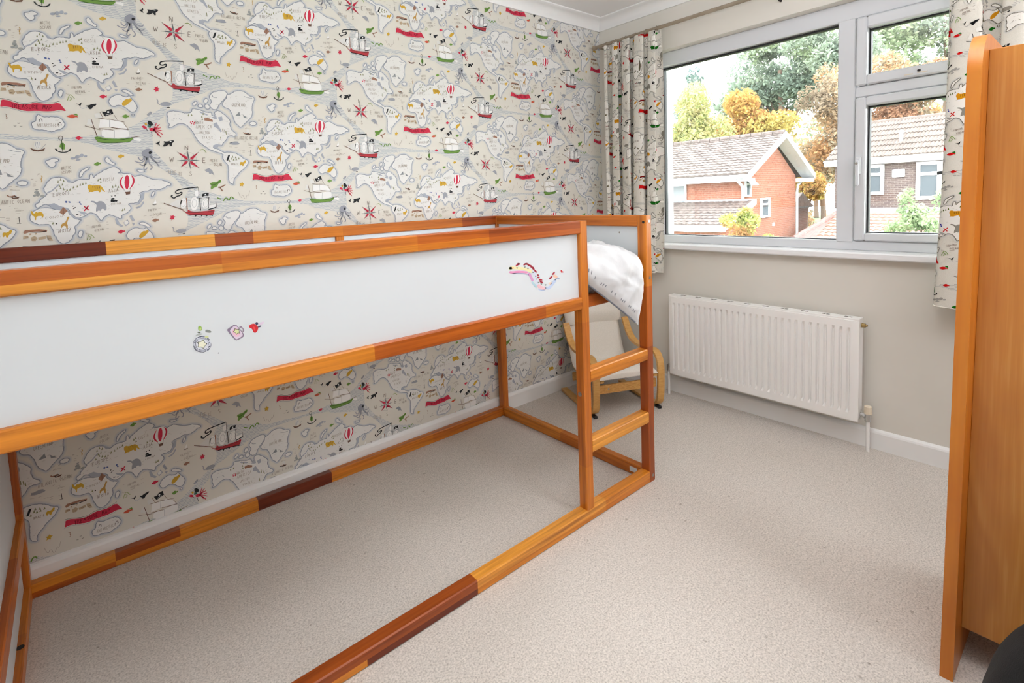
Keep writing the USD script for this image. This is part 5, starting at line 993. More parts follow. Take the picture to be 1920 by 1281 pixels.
tb = np.gradient(bk, axis=0); tb /= np.linalg.norm(tb, axis=1, keepdims=True); nb = np.stack([-tb[:, 1], tb[:, 0]], 1)
for x0 in (.042, .376): obj('seat_frame', ribbon(bk-nb*.012, nb, x0, x0+.022, .014), 'beech_bent', CH, smooth=35)
def pad(path, nrm, x0, x1, th, nx=22, puff=.012):
    xs = np.linspace(-1, 1, nx); n = len(path); tpar = np.linspace(-1, 1, n)
    X_, T_ = np.meshgrid(xs, tpar, indexing='ij'); e_ = ((1-X_**8)*(1-T_**10))**.5
    xx = x0+(x1-x0)*(X_+1)/2
    up_ = np.stack([xx, path[None, :, 0]+nrm[None, :, 0]*(th*e_+puff*(1-X_**2)*e_), path[None, :, 1]+nrm[None, :, 1]*(th*e_+puff*(1-X_**2)*e_)], -1)
    dn = np.stack([xx, np.broadcast_to(path[None, :, 0], xx.shape), np.broadcast_to(path[None, :, 1], xx.shape)], -1)
    g1, g2 = grid(up_), grid(dn); m = cat_([g1, tm(g2.vertices, g2.faces[:, ::-1])]); m.merge_vertices(digits_vertex=5); m.fix_normals(); return m
cu = obj('cushion', pad(bk, nb, .035, .405, .026), 'canvas', CH, smooth=50)
i0 = int(len(bk)*.74)
hb = bk[i0:]+nb[i0:]*.036
obj('head_flap', pad(hb, nb[i0:], .030, .410, .024, puff=.012), 'canvas', cu, smooth=50)

# ---------------------------------------------------------------- radiator
RD = thing('radiator', 'long white ribbed panel radiator under the window', 'radiator')
ry0, ry1, rz0, rz1, rx = -.557, -1.542, .139, .629, -.100
# pressed front panel: profile of ribs along y, extruded in z with flat margins
nrib = 29; ys = []; pitch = (abs(ry1-ry0)-.05)/nrib
prof = [(ry0-.004, rx+.004), (ry0-.022, rx)]
for k in range(nrib):
    a = ry0-.025-k*pitch; prof += [(a-pitch*.12, rx+.0), (a-pitch*.28, rx+.010), (a-pitch*.46, rx+.010), (a-pitch*.62, rx+.0)]
prof += [(ry1+.022, rx), (ry1+.004, rx+.004)]
pf = np.array(prof); flat = np.c_[pf[:, 0], np.where(pf[:, 1] > rx+.006, rx, pf[:, 1])]
rows = [(rz0, flat, .006), (rz0+.006, flat, 0), (rz0+.040, flat, 0), (rz0+.058, pf, 0), (rz1-.058, pf, 0), (rz1-.040, flat, 0), (rz1-.006, flat, 0), (rz1, flat, .006)]
Pg = np.stack([np.c_[r[:, 1]+dx, r[:, 0], np.full(len(r), z)] for z, r, dx in rows], 0)
fp = grid(Pg); fp = cat_([fp, box(rx+.012, rx+.016, ry0-.004, ry1+.004, rz0, rz1)])
obj('front_panel', fp, 'radiator_white', RD, smooth=25)
obj('rear_panel', box(-.046, -.040, ry0-.004, ry1+.004, rz0, rz1, .002), 'radiator_white', RD)
for y in (ry0-.003, ry1+.006): obj('side_cover', box(rx+.004, -.040, y, y-.003, rz0+.02, rz1+.001), 'radiator_white', RD)
gr = obj('top_grille', box(rx+.002, -.040, ry0-.002, ry1+.002, rz1-.004, rz1+.004, .0015), 'radiator_white', RD)
for k in range(10):
    y = ry0-.07-k*.094
    obj('grille_slot', cat_([box(-.078, -.064, y+o, y+o-.014, rz1+.0042, rz1+.0048) for o in (0, -.018)]), 'radiator_slot', gr)
obj('core_fin', cat_([box(rx+.017, -.047, y, y-.002, rz0+.03, rz1-.01) for y in np.linspace(ry0-.02, ry1+.02, 60)]), 'radiator_white', RD, kind='stuff')
obj('bleed_valve', cat_([cyl((-.070, ry1, rz1-.028), (-.070, ry1-.014, rz1-.028), .010), cyl((-.070, ry1-.014, rz1-.028), (-.070, ry1-.022, rz1-.028), .005)]), 'brass', RD)
for y in (ry0-.15, ry1+.19): obj('bracket', box(-.041, -.001, y, y-.04, rz0+.06, rz1-.06), 'radiator_white', RD)
VX = -.066
obj('valve_body', cat_([cyl((VX, ry1+.002, .172), (VX, ry1-.030, .172), .010), cyl((VX, ry1-.028, .148), (VX, ry1-.028, .186), .0125), cyl((VX, ry1-.010, .172), (VX, ry1-.018, .172), .014, 6)]), 'chrome', RD, smooth=35)
obj('valve_cap', cat_([cyl((VX, ry1-.028, .184), (VX, ry1-.028, .218), .0165, 20, .0155), cyl((VX, ry1-.028, .218), (VX, ry1-.028, .221), .0155, 20, .012)]), 'valve_cream', RD, smooth=35)
obj('feed_pipe', cyl((VX+.006, ry1-.028, 0), (VX, ry1-.028, .15), .0078), 'radiator_white', RD, smooth=35)
obj('feed_pipe', cyl((VX, ry0+.022, 0), (VX, ry0+.022, .17), .0078), 'radiator_white', RD, smooth=35)
obj('valve_body', cat_([cyl((VX, ry0-.002, .172), (VX, ry0+.030, .172), .010), cyl((VX, ry0+.022, .148), (VX, ry0+.022, .190), .0125)]), 'chrome', RD, smooth=35)

# ---------------------------------------------------------------- curtain pole and curtains
PO = thing('curtain_pole', 'thin taupe wooden curtain pole above the window', 'curtain pole')
obj('pole', cyl((-.100, -.055, 2.222), (-.100, -2.75, 2.222), .0105, 18), 'pole_wood', PO, smooth=35)
obj('end_knob', cat_([cyl((-.100, -.055, 2.222), (-.100, -.036, 2.222), .013, 16, .017), cyl((-.100, -.036, 2.222), (-.100, -.022, 2.222), .017, 16, .006)]), 'pole_wood', PO, smooth=35)
for y in (-.085, -1.40, -2.70): obj('bracket', cat_([box(-.104, 0, y+.006, y-.006, 2.204, 2.213, .002), box(-.006, 0, y+.014, y-.014, 2.19, 2.23, .002)]), 'pole_wood', PO)
obj('hook', cat_([cyl((-.02, -1.157, 2.196), (0, -1.157, 2.196), .006)]), 'dark_hole', label='small dark picture hook on the wall above the window', cat='hook')
def curtain(name, label, ya, yb_, z0, z1, nf, amp, width, ox, oz, seed, cx_=-.104, flare=0.0, p0=0.0):
    """cloth gathered into nf folds between ya and yb_ (towards -y); the print follows the folds"""
    r = np.random.default_rng(seed)
    am = r.uniform(.7, 1.15, int(nf)+3)
    ssm = np.linspace(0, 1, 1601)
    def section(q):
        u = q*nf; i = np.clip(u.astype(int), 0, int(nf)); fr_ = u-i
        a_ = am[i]*(1-fr_)+am[i+1]*fr_
        return a_, u+p0+.16*np.sin(np.pi*q*2)*np.sin(2*np.pi*u*.5+seed)
    a_, u_ = section(ssm)
    def shape(q, h):          # h: 0 bottom .. 1 top
        a_, u_ = section(q)
        gather = 1-.42*h**6
        y = ya+(yb_-ya)*q + .028*np.sin(2*np.pi*u_*2+.5)*-1*(.5+.5*(1-h)**.5)*0.9 + flare*(1-h)**2*(q-.3)
        x = cx_ - amp*a_*gather*np.cos(2*np.pi*u_)*(0.8+.3*(1-h)) - .006*np.sin(2*np.pi*u_*2.3+seed)*(1-h)
        return x, y
    # arc length along the mid height -> cloth coordinate
    xm, ym = shape(ssm, .5); d = np.hypot(np.diff(xm), np.diff(ym)); arc = np.r_[0, np.cumsum(d)]; W_ = arc[-1]
    def cloth(sv, wv):        # cloth coordinates -> position and normal
        q = np.interp(sv, arc, ssm); h = (wv-z0)/(z1-z0)
        x, y = shape(q, h); e = 5e-4
        x2, y2 = shape(np.clip(q+e, 0, 1), h); x1, y1 = shape(np.clip(q-e, 0, 1), h)
        tx, ty = x2-x1, y2-y1; l = np.hypot(tx, ty)+1e-12
        zz = wv + .006*np.sin(q*19+seed)*(1-h)**8
        return np.stack([x, y, zz], -1), np.stack([ty/l, -tx/l, np.zeros_like(x)], -1)
    ns, nw = int(W_/.0035)+2, 36
    SS, WW = np.meshgrid(np.linspace(0, W_, ns), np.linspace(z0, z1, nw), indexing='ij')
    P, N = cloth(SS, WW)
    front = P; backp = P-N*.0016
    g1, g2 = grid(front), grid(backp)
    rim = cat_([g1, tm(g2.vertices, g2.faces[:, ::-1])])
    # which normal faces the room (-x)?
    CT = thing(name, label, 'curtain')
    obj('cloth', rim, 'curtain_cloth', CT, smooth=True)
    V, Cc, L, F = tiles(0, W_, z0+.002, z1-.002, ox, oz, .965)
    for sv in np.arange(.006, W_, .006): V, Cc, L, F = cut(V, Cc, L, F, 0, sv, 1, keep=True)
    P, N = cloth(V[:, 0], V[:, 1]); Cb = np.array(lin((217, 212, 200)))
    df = Cc-Cb; df = np.where((np.ptp(Cc, axis=1) < .10)[:, None], .75*df.mean(1, keepdims=True)+.25*df, df)
    obj('printed_pattern', tm(P+N*(.0007+L*.00007)[:, None], F), 'cloth_ink', CT, color=np.clip(Cb+df*np.where(Cc.mean(1) < Cb.mean()*.97, 1.45, 1.1)[:, None], .008, 1), kind='stuff')
    hz = obj('hem', tube(np.stack(cloth(np.linspace(0, W_, 220), np.full(220, z0+.002))[0], 0), .0022, 5), 'curtain_cloth', CT, smooth=True)
    for q in np.linspace(.04, .96, int(nf)+2):
        y = ya+(yb_-ya)*q
        obj('curtain_hook', tube([(-.100+.0125*math.sin(k), y, 2.222+.0125*math.cos(k)) for k in np.linspace(0, 2*np.pi, 13)], .0016, 5), 'pole_wood', CT)
curtain('curtain', 'gathered map-print curtain at the corner end of the window', -.125, -.525, .755, 2.212, 4.5, .038, .9, .33, 1.735, 3, flare=.04)
curtain('curtain', 'map-print curtain half hidden by the tall wooden unit', -1.815, -2.62, .735, 2.212, 6, .034, 1.6, .22, 1.60, 8, flare=-.10, p0=.5)

# ---------------------------------------------------------------- tall wooden unit on the right
UN = thing('bookcase', 'tall honey-coloured wooden bookcase with rounded uprights seen from its back', 'bookcase', (-1.26, -2.034, 0), rotx=.62)
Ht = 1.592; dx_ = .46
outl = [(0, 0), (dx_, 0), (dx_, Ht)] + [(.095-.095*math.sin(a), Ht-.095+.095*math.cos(a)) for a in np.linspace(0, np.pi/2, 12)]
outl = [(0, 0), (dx_, 0), (dx_, Ht), (.095, Ht)] + [(.095-.095*math.sin(a), Ht-.095+.095*math.cos(a)) for a in np.linspace(.15, np.pi/2, 10)]
for k, y in enumerate((0, -.76)):
    sd = obj('upright', extrude(outl, y-.026, y, 'y'), 'unit_edge', UN, smooth=30)
    if k == 0: obj('bolt_recess', cyl((.125, y-.0265, Ht-.040), (.125, y-.0245, Ht-.040), .010, 14), 'dark_hole', sd)
obj('back_panel', box(.085, .097, -.026, -.734, .100, 1.556, .001), 'unit_veneer', UN)
for z in (.12, .52, .92, 1.28): obj('shelf', box(.097, dx_-.01, -.026, -.734, z, z+.02, .001), 'unit_veneer', UN)

# black bag in the near right corner
BG = thing('floor_bag', 'black fabric bag slumped on the carpet in the bottom right corner', 'bag', (-1.52, -2.475, 0))
th, ph = np.meshgrid(np.linspace(0, 2*np.pi, 72, endpoint=False), np.linspace(-.5*np.pi, .5*np.pi, 40), indexing='ij')
cc, ss = np.cos(ph), np.sin(ph); pw = lambda v, e: np.sign(v)*np.abs(v)**e
Xb = .21*pw(cc, .75)*pw(np.cos(th), .8); Yb = .36*pw(cc, .8)*pw(np.sin(th), .8); Zb = .25+.25*pw(ss, .75)
Yb = Yb*(1.03-.34*(Zb/.54)**1.5); Xb = Xb*(1.05-.30*(Zb/.54)**1.6)
nz_ = meshkit.fbm(np.stack([Xb*6, Yb*6, Zb*6], -1), 4, 11)-.5
Pb = np.stack([Xb*(1+.10*nz_), Yb*(1+.10*nz_), np.maximum(Zb+.04*nz_, .0)], -1)
obj('bag_body', grid(Pb, True), 'black_fabric', BG, smooth=True)
obj('handle', tube([(0, -.10+.10*math.cos(a)*-1, .50+.07*math.sin(a)) for a in np.linspace(0, np.pi, 16)], .011, 8), 'black_fabric', BG, smooth=True)
obj('seam', tube([Pb[36, k]*np.array([1.01, 1.01, 1]) for k in range(3, 37)], .004, 6), 'black_fabric', BG, smooth=True)

# ---------------------------------------------------------------- outdoors
obj('ground', box(.4, 90, -60, 90, -2.95, -2.75), 'lawn', label='green lawn outside between the houses', kind='structure')
# red brick gable house
HT = 2.57
HA = thing('house', 'red brick house with a white edged gable seen through the large pane', 'house', (15.355, 5.893, 0), HT)
ze, zr, wg, dl = 1.80, 3.367, 7.0, 10.0        # eaves, ridge, gable width with overhangs, length; local x along the gable, local y away along the ridge
u0, u1, y0_, g0 = .57, 6.05, .45, -2.75
gab = [(u0, g0), (u1, g0), (u1, ze-.05), (3.5, zr-.28), (u0, ze-.05)]
obj('gable_wall', extrude(gab, y0_, y0_+.25, 'y'), 'red_brick', HA)
obj('long_wall', box(u0, u0+.25, y0_+.25, dl, g0, ze), 'red_brick_side', HA)
obj('rear_wall', cat_([box(u1-.25, u1, y0_+.25, dl, g0, ze), box(u0, u1, dl-.25, dl, g0, ze)]), 'red_brick_side', HA)
sl = math.atan2(zr-ze, 3.5)
def slope_roof(parent, name, m, e0, e1, run, rise, along0, along1, rows, cols, lift=.04, single=False):
    """overlapping courses of tiles; e0->e1: eave to ridge horizontal positions handled by fn"""
    pass
def courses(fn, rows, cols, rr, thick=.035, wavy=.03):
    """fn(a, b): a 0..1 along the course, b 0..1 up the slope -> (point, normal); one mesh of tile rows with stepped lower edges"""
    ms = []
    for r_ in range(rows):
        b0, b1 = r_/rows, (r_+1.25)/rows; nn_ = cols*6
        aa = np.linspace(0, 1, nn_+1); h = wavy*np.abs(np.sin(np.pi*aa*cols))+rr.normal(0, .002, nn_+1)
        lo, n_ = fn(aa, np.full_like(aa, b0)); hi, _ = fn(aa, np.full_like(aa, min(b1, 1)))
        P = np.stack([lo+n_*0.0, lo+n_*(thick+h)[:, None], hi+n_*(.004+h*.6)[:, None]], 1)
        ms.append(grid(P))
    return cat_(ms)
rg = np.random.default_rng(3)
nl = np.array([-math.sin(sl), 0, math.cos(sl)])
RF = obj('roof', extrude([(0, ze), (.08, ze-.10), (3.5, zr-.12), (6.92, ze-.10), (7, ze), (3.5, zr)], 0, dl, 'y'), 'brown_tile', HA)
obj('roof_tiles', courses(lambda a, b: (np.stack([3.5*b, .03+a*(dl-.03), ze+(zr-ze)*b], -1), np.broadcast_to(nl, (len(a), 3))), 15, 44, rg), 'brown_tile', RF, kind='stuff')
obj('roof_tiles', courses(lambda a, b: (np.stack([7-3.5*b, .03+a*(dl-.03), ze+(zr-ze)*b], -1), np.broadcast_to(nl*np.array([-1, 1, 1]), (len(a), 3))), 15, 44, rg), 'brown_tile', RF, kind='stuff')
obj('ridge_cap', cat_([cyl((3.5, k*.42+.02, zr+.03), (3.5, k*.42+.42, zr+.03), .12, 10) for k in range(24)]), 'brown_tile', RF)
for sgn in (0, 1):
    q = [(0, ze-.20), (0, ze+.04), (3.5, zr+.07), (3.5, zr-.17)] if sgn == 0 else [(7, ze-.20), (7, ze+.04), (3.5, zr+.07), (3.5, zr-.17)]
    obj('bargeboard', extrude(q, -.04, .0, 'y'), 'outside_white', HA)
    q2 = [(.0, ze-.20), (.0, ze-.17), (3.5, zr-.14), (3.5, zr-.17)] if sgn == 0 else [(7, ze-.20), (7, ze-.17), (3.5, zr-.14), (3.5, zr-.17)]
    obj('soffit', extrude(q2, 0, y0_, 'y'), 'outside_white', HA)
obj('eaves_box', box(.0, .57, 0, dl, ze-.26, ze-.16), 'outside_white', HA); obj('eaves_box', box(6.05, 7.0, 0, .5, ze-.32, ze-.16), 'outside_white', HA)
obj('gutter', box(-.08, .02, 0, dl, ze-.16, ze-.03, .02), 'outside_white', HA)
obj('downpipe', tube([(-.03, .34, ze-.16), (.02, .36, ze-.26), (.45, .40, ze-.42), (.50, .40, ze-.6), (.50, .40, g0)], .05, 8), 'outside_white', HA, smooth=True)
obj('downpipe', tube([(6.6, .34, ze-.24), (6.2, .40, ze-.45), (6.10, .40, ze-.7), (6.10, .40, g0)], .05, 8), 'outside_white', HA, smooth=True)
def hwin(parent, x0, x1, z0, z1, y, bars=1, axis='y', m='outside_glass', f=.07, vs=()):
    """white window with panes; on a wall facing -y (axis 'y') or -x (axis 'x', coordinates along y)"""
    def B(a0, a1, d0, d1, c0, c1):
        return box(a0, a1, y+d0, y+d1, c0, c1) if axis == 'y' else box(y+d0, y+d1, a0, a1, c0, c1)
    ms = [B(x0, x0+f, -.06, .06, z0, z1), B(x1-f, x1, -.06, .06, z0, z1), B(x0+f, x1-f, -.06, .06, z0, z0+f), B(x0+f, x1-f, -.06, .06, z1-f, z1)]
    if bars: ms.append(B(x0+f, x1-f, -.06, .06, z1-.32*(z1-z0)-f/2, z1-.32*(z1-z0)+f/2))
    for v in vs: ms.append(B(v-f*.6, v+f*.6, -.06, .06, z0+f, z1-f))
    w = obj('window', cat_(ms), 'outside_white', parent); obj('pane', B(x0+f, x1-f, -.01, .02, z0+f, z1-f), m, w)
    return w
w1 = hwin(HA, .72, 1.22, 1.02-.03, 1.66, y0_-.02)
fl = box(.72, 1.22, 0, .05, -.34, 0); fl.apply_transform(trimesh.transformations.rotation_matrix(-.75, (1, 0, 0))); fl.apply_translation((0, y0_-.10, 1.66))
obj('open_light', fl, 'outside_white', w1)
hwin(HA, 2.18, 3.00, .14, .90, y0_-.02)
hwin(HA, 2.55, 4.2, .86, 1.55, u0-.02, 0, 'x', 'net_curtain')
for x, z in ((1.75, -.20), (3.42, -.24)): obj('wall_vent', box(x, x+.18, y0_-.03, y0_+.02, z, z+.12), 'outside_white', HA)
# lean-to roof in front of the long wall (local -x is towards the viewer)
LT = obj('porch_roof', extrude([(u0, .84), (u0, .74), (-1.85, -.02), (-1.85, .12)], .02, dl, 'y'), 'brown_tile', HA)
nl2 = np.array([-.30, 0, .954]); nl2 /= np.linalg.norm(nl2)
obj('roof_tiles', courses(lambda a, b: (np.stack([-1.87+(u0+1.87)*b, .05+a*(dl-.05), .12+.73*b], -1), np.broadcast_to(nl2, (len(a), 3))), 9, 44, rg), 'brown_tile', LT, kind='stuff')
obj('lead_flashing', box(u0-.08, u0+.01, .05, dl, .82, .92), 'lead', HA)
obj('fascia', box(-1.93, -1.87, -.02, dl, -.10, .12), 'outside_white', HA); obj('bargeboard', extrude([(u0, .92), (u0, .72), (-1.9, -.04), (-1.9, .16)], -.05, .02, 'y'), 'outside_white', HA)
obj('porch_wall', cat_([box(-1.7, -1.5, .3, dl, g0, -.02), box(-1.5, u0, .3, .5, g0, .0)]), 'red_brick_side', HA)
chm = obj('chimney', box(3.1, 3.9, 8.2, 9.0, 2.6, 4.15), 'red_brick', HA); obj('chimney_pot', cyl((3.5, 8.6, 4.15), (3.5, 8.6, 4.4), .14, 12, .12), 'orange_tile', chm)
ra_, aa_ = np.meshgrid(np.linspace(.02, 1, 6), np.linspace(0, 2*np.pi, 19), indexing='ij')
obj('satellite_dish', grid(np.stack([2.98-.12*(1-ra_**2)*-1, 8.5+.28*ra_*np.cos(aa_), 3.75+.28*ra_*np.sin(aa_)], -1)), 'outside_white', chm)

# dark brick house on the right
HB = thing('house', 'dark brick house with a tan tiled roof seen through the right-hand panes', 'house', (22.0, 0, 0))
yl, yr = 5.43, -4.0
obj('front_wall', box(.30, .55, yr, yl, -2.75, 2.1), 'dark_brick', HB); obj('side_wall', cat_([box(.55, 6.5, yl-.25, yl, -2.75, 2.1), box(.55, 6.5, yr, yr+.25, -2.75, 2.1), box(6.25, 6.5, yr, yl, -2.75, 2.1)]), 'dark_brick', HB)
obj('fascia', box(-.02, .04, yr-.3, 5.735, 2.07, 2.27), 'outside_white', HB); obj('soffit', box(.04, .32, yr-.3, 5.735, 2.05, 2.09), 'outside_white', HB); obj('gutter', box(-.10, -.01, yr-.3, 5.74, 2.22, 2.31, .02), 'outside_white', HB)
rr_, rz_ = 3.25, 3.93
RB = obj('roof', extrude([(.0, 2.22), (rr_, rz_-.03), (6.8, 2.22)], yr-.3, 5.68, 'y'), 'tile_b', HB)
nb_ = np.array([-(rz_-2.27), 0, rr_]); nb_ /= np.linalg.norm(nb_); upb = np.array([rr_, 0, rz_-2.27]); Lb = np.linalg.norm(upb); upb /= Lb
nrow, ncol = 7, 38; tw = (5.68-1.2)/ncol*1.0
for r_ in range(nrow):
    for k in range(ncol):
        y = 5.68-(k+.5)*tw-(.5*tw if r_ % 2 else 0)*0; o = np.array([-.05, y, 2.29])+upb*(r_*Lb/nrow)
        a = np.linspace(-1, 1, 5); hh = .045*np.cos(a*np.pi/2)**2
        dn = o+np.stack([0*a, a*tw*.52, 0*a], 1)+nb_*(hh+.055)[:, None]; upp = dn+upb*(Lb/nrow*1.12)-nb_*.045
        base = o+np.stack([0*a, a*tw*.52, 0*a], 1)
        obj('roof_tile', grid(np.stack([base, dn, upp], 0)), 'tile_a' if rg.random() < .5 else 'tile_b', RB)
obj('roof_tiles', courses(lambda a, b: (np.array([-.05, 0, 2.29])+np.stack([upb[0]*Lb*b, 1.2-a*5.5, upb[2]*Lb*b], -1), np.broadcast_to(nb_, (len(a), 3))), 7, 44, rg, .055, .045), 'tile_a', RB, kind='stuff')
obj('ridge_cap', cat_([cyl((rr_, 5.68-.46*k, rz_+.03), (rr_, 5.68-.46*k-.46, rz_+.03), .13, 10) for k in range(21)]), 'tile_b', RB)
obj('vent_pipe', cat_([cyl((1.15, 3.38, 2.75), (1.15, 3.38, 3.32), .075, 12), cyl((1.15, 3.38, 3.28), (1.15, 3.38, 3.36), .10, 12)]), 'outside_white', HB)
hwin(HB, 3.70, 4.75, .83, 2.03, .28, 1, 'x', 'outside_glass', .12, (4.25,)); hwin(HB, .55, 2.70, .60, 2.03, .28, 1, 'x', 'outside_glass', .13, (1.15, 2.00))
for a0 in (2.06, 2.30, 1.25, 1.6): obj('net_curtain', box(.315, .325, a0, a0+.2, .72, 1.5), 'net_curtain', HB)
pq = obj('wall_box', box(.20, .31, 3.05, 3.44, 1.49, 1.80, .02), 'outside_white', HB); obj('grille', cat_([box(.195, .202, 3.13, 3.36, z, z+.03) for z in (1.56, 1.63, 1.70)]), 'lead', pq)
LR = obj('porch_roof', extrude([(.32, .10), (.32, .0), (-2.3, -.95), (-2.3, -.82)], yr, 5.3, 'y'), 'orange_tile', HB)
obj('lead_flashing', box(.22, .31, yr, 5.43, .02, .30), 'lead', HB)
n3 = np.array([-.92, 0, 2.62]); n3 /= np.linalg.norm(n3)
obj('roof_tiles', courses(lambda a, b: (np.stack([-2.3+2.62*b, 5.3-a*8.5, -.82+.92*b], -1), np.broadcast_to(n3, (len(a), 3))), 9, 40, rg, .05, .04), 'orange_tile', LR, kind='stuff')
obj('hip_tiles', cat_([cyl((.30-2.6*k/9, 5.30+.75*k/9, .10-.92*k/9), (.30-2.6*(k+1)/9, 5.30+.75*(k+1)/9, .10-.92*(k+1)/9), .12, 10) for k in range(9)]), 'red_tile', HB)
obj('hip_roof', tm([(.32, 5.3, .10), (-2.3, 5.3, -.82), (-2.3, 6.05, -.82), (.32, 5.42, .10), (.32, 6.05, -.82), (.32, 5.3, -.82)], [[0, 1, 2], [0, 2, 3], [3, 2, 4], [0, 3, 4], [0, 4, 5], [0, 5, 1], [1, 5, 4], [1, 4, 2]]), 'red_tile', HB)
# low garage between the houses
GA = thing('garage', 'low brown-roofed garage in the gap between the two houses', 'garage', (24.6, 9.2, -2.75))
obj('garage_wall', box(-1.1, 1.3, -1.5, 2.2, 0, 3.05), 'red_brick', GA); obj('garage_roof', extrude([(-1.4, 3.0), (.1, 3.75), (1.6, 3.0)], -1.7, 2.4, 'y'), 'brown_tile', GA); obj('fascia', box(-1.46, -1.38, -1.7, 2.4, 2.9, 3.1), 'outside_white', GA)

def tree(name, label, blobs, n, cols, size, base, seed, trunk=.22, group=None, cat='tree', branches=5, sparse=0, far=1.0):
    """leaf sprays scattered over ellipsoid clumps (cx, cy, cz, rx, ry, rz), a trunk and limbs reaching into them"""
    r = np.random.default_rng(seed); o = np.array(base, float); B = np.array(blobs, float); eye = np.array([-2.87, -2.28, 1.25])
    if far != 1: B[:, :3] = eye+(B[:, :3]-eye)*far; B[:, 3:] *= far; o[:2] = eye[:2]+(o[:2]-eye[:2])*far; size *= far     # a bigger tree further off
    TR = thing(name, label, cat, o, group=group)
    B = B-np.r_[o, 0, 0, 0]; vol = (B[:, 3]*B[:, 4]*B[:, 5])**.67; idx = r.choice(len(B), n, p=vol/vol.sum())
    d = r.normal(size=(n, 3)); d /= np.linalg.norm(d, axis=1, keepdims=True); rad = r.uniform(.25 if not sparse else .1, 1, n)**.55
    P = B[idx, :3]+d*B[idx, 3:]*rad[:, None]
    lump = meshkit.fbm(P*(.9 if size > .12 else 4), 3, seed); P = P[lump > (.36+sparse)]; n = len(P)
    nrm = r.normal(size=(n, 3))+np.array([0, 0, .4]); nrm /= np.linalg.norm(nrm, axis=1, keepdims=True)
    a = np.cross(nrm, r.normal(size=(n, 3))); a /= np.linalg.norm(a, axis=1, keepdims=True); b = np.cross(nrm, a)
    sz = size*r.uniform(.6, 1.3, n)[:, None]
    V = np.stack([P-a*sz, P+b*sz*.5, P+a*sz, P-b*sz*.5], 1).reshape(-1, 3); k = np.arange(n)*4
    F = np.vstack([np.stack([k, k+1, k+2], 1), np.stack([k, k+2, k+3], 1)])
    cl = np.array([lin(c_) for c_ in cols]); w = meshkit.noise(P*(.5 if size > .12 else 3), seed+9); ci = np.clip(((w-.2)/.6*len(cl)+r.normal(0, .5, n)), 0, len(cl)-1).astype(int)
    Cc = cl[ci]*.70*r.uniform(.8, 1.15, n)[:, None]
    obj('foliage', tm(V, F), 'leaf', TR, color=np.repeat(np.clip(Cc, 0, 1), 4, 0), kind='stuff')
    top = B[:, :3].mean(0); tp = np.array([[0, 0, 0], top*.4*[.3, .3, 1], top*.75, top*1.05]); obj('trunk', tube(chaikin(tp, 2, False), np.linspace(trunk, trunk*.35, len(chaikin(tp, 2, False))), 8), 'bark', TR, smooth=True)
    for q in B[np.argsort(-B[:, 3])[:branches], :3]:
        s0 = np.array([top[0]*.45, top[1]*.45, min(top[2]*.6, q[2]*.8)]); m_ = (s0+q)/2+np.array([0, 0, .3*trunk])
        obj('branch', tube(chaikin(np.array([s0, m_, q]), 2, False), np.linspace(trunk*.4, trunk*.1, len(chaikin(np.array([s0, m_, q]), 2, False))), 6), 'bark', TR, smooth=True)
def clump(cx, cy, cz, w, hgt, k, seed, dep=None):
    """k ellipsoid clumps inside a crown of half width w and half height hgt"""
    r = np.random.default_rng(seed); out = []
    for _ in range(k):
        v = r.normal(size=3); v /= np.linalg.norm(v); v *= r.uniform(.3, .8)
        f_ = r.uniform(.32, .5); out.append((cx+v[0]*(dep or w), cy+v[1]*w, cz+v[2]*hgt, w*f_, w*f_, hgt*f_*.8))
    return out
DG, MG, YG = [(126, 142, 128), (144, 160, 142), (156, 170, 148), (172, 184, 166)], [(150, 166, 130), (168, 182, 146), (186, 194, 160)], [(170, 180, 122), (192, 194, 130), (206, 202, 140), (186, 178, 130)]
OR, BR = [(200, 160, 98), (212, 176, 104), (190, 144, 94), (206, 188, 116)], [(160, 144, 124), (182, 160, 132), (196, 162, 126), (178, 164, 140)]
g0 = -2.75
tree('conifer', 'dark narrow conifer rising above the trees at the left of the large pane', [(46, 24.9-.0, 11.6, 1.0, 1.0, 1.9), (46, 25.2, 9.3, 1.7, 1.7, 2.0), (46, 25.0, 7.0, 2.2, 2.2, 2.0), (46, 25.0, 5, 2.4, 2.4, 2)], 8840, [(104, 124, 122), (124, 144, 136), (142, 158, 148)], 0.187, (46, 25, g0), 21)
tree('birch', 'yellow-green birch behind the left end of the brick house', clump(35, 19.6, 5.6, 3.3, 4.2, 12, 2)+clump(35, 21.0, 3.5, 3.0, 3.5, 6, 3), 15300, YG, 0.144, (35, 19.5, g0), 22, far=.82)
tree('autumn_tree', 'orange and gold autumn tree above the brick house roof', clump(34, 14.3, 4.8, 3.0, 3.2, 12, 4)+[(34, 14.7, 7.1, 1.2, 1.2, .8)], 15300, OR, 0.137, (34, 14.3, g0), 23)
tree('broadleaf_tree', 'large grey-green spreading tree filling the middle of the view', clump(44, 19.5, 8.6, 3.4, 2.7, 10, 5)+clump(43, 15.8, 10.6, 4.6, 3.6, 14, 6)+clump(43, 12.6, 12.0, 3.6, 4.2, 10, 7), 28900, DG+MG[:1], 0.173, (43, 15.2, g0), 24, trunk=.4, sparse=.04)
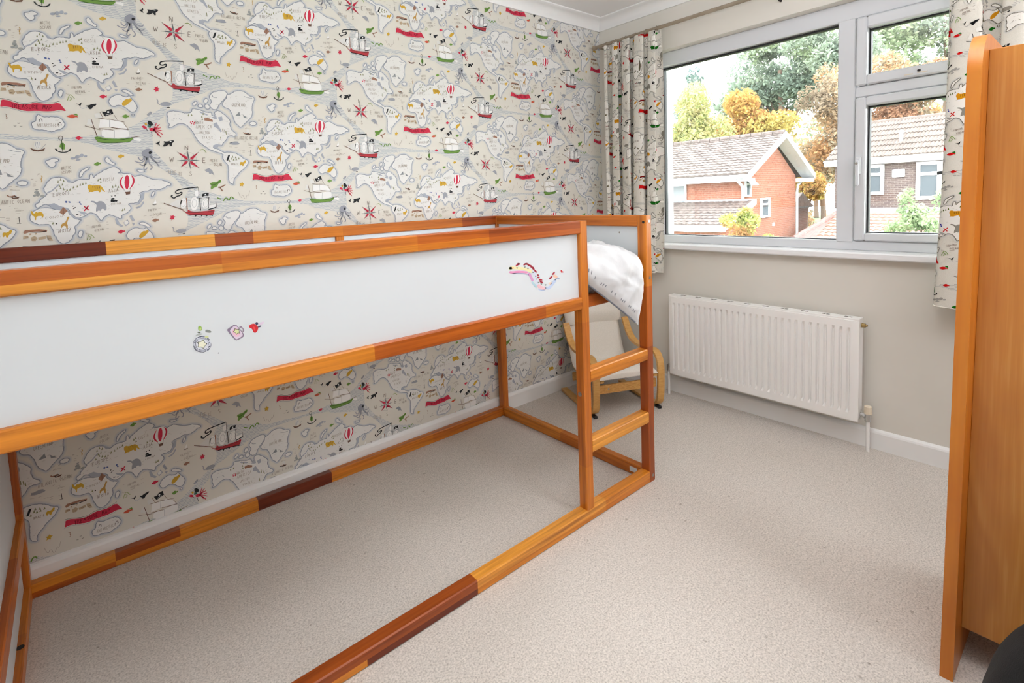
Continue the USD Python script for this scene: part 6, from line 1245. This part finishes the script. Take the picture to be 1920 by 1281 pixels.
tree('autumn_tree', 'thin brownish orange tree between the two houses', clump(31, 8.6, 4.4, 2.2, 4.4, 14, 8)+clump(31, 9.6, 1.0, 1.8, 2.6, 6, 9), 15300, BR+[(200, 156, 112)], 0.122, (31, 8.6, g0), 25, sparse=.05, far=1.22)
tree('autumn_tree', 'small bright orange tree low beside the brick gable', clump(29, 8.9, 1.6, 1.3, 1.6, 7, 10), 5100, OR, 0.108, (29, 8.9, g0), 26, trunk=.14)
tree('broadleaf_tree', 'pale green tall tree seen through the small top light', clump(38, 7.2, 10.2, 3.0, 3.0, 10, 11)+clump(38, 3.5, 10.8, 3.6, 3.4, 12, 12)+clump(38, 1.5, 8.0, 3.0, 2.5, 6, 13), 22100, MG+DG[2:], 0.158, (38, 4.5, g0), 27, trunk=.4, sparse=.05, far=1.32)
tree('autumn_tree', 'russet tree above the tan roof ridge', clump(35, 6.3, 6.2, 2.8, 2.7, 12, 14), 11900, BR+[(192, 150, 118), (184, 142, 114)], 0.137, (35, 6.3, g0), 28)
tree('broadleaf_tree', 'green tree above the right end of the tan roof', clump(36, 2.2, 5.6, 2.6, 2.0, 8, 15), 8500, MG+DG[1:3], 0.144, (36, 2.2, g0), 29, far=1.0)
tree('hedge_tree', 'brownish green tree mass far behind the houses', clump(52, 22, 4.5, 7, 4, 10, 16)+clump(52, 12, 4.5, 7, 4, 10, 17), 20400, BR[:2]+MG[:1]+OR[2:3], 0.230, (52, 16, g0), 30, trunk=.3, far=1.35)
tree('shrub', 'yellow-green bush in front of the brick house', clump(9.4, 3.30, .42, .48, .46, 9, 18)+clump(9.4, 3.25, -.05, .66, .5, 9, 19), 5200, [(160, 172, 98), (184, 188, 110), (202, 180, 108), (192, 148, 98)], .05, (9.4, 3.3, g0), 31, trunk=.05, cat='bush')
tree('shrub', 'pale green bush in front of the dark brick house', clump(11.4, .45, .50, .55, .45, 9, 20)+clump(11.4, .35, .05, .85, .6, 10, 21)+[(11.4, .70, .92, .18, .18, .25), (11.4, .10, .85, .2, .2, .3)], 5600, [(142, 166, 124), (162, 182, 140), (180, 196, 156)], .05, (11.4, .4, g0), 32, trunk=.05, cat='bush', sparse=.04)
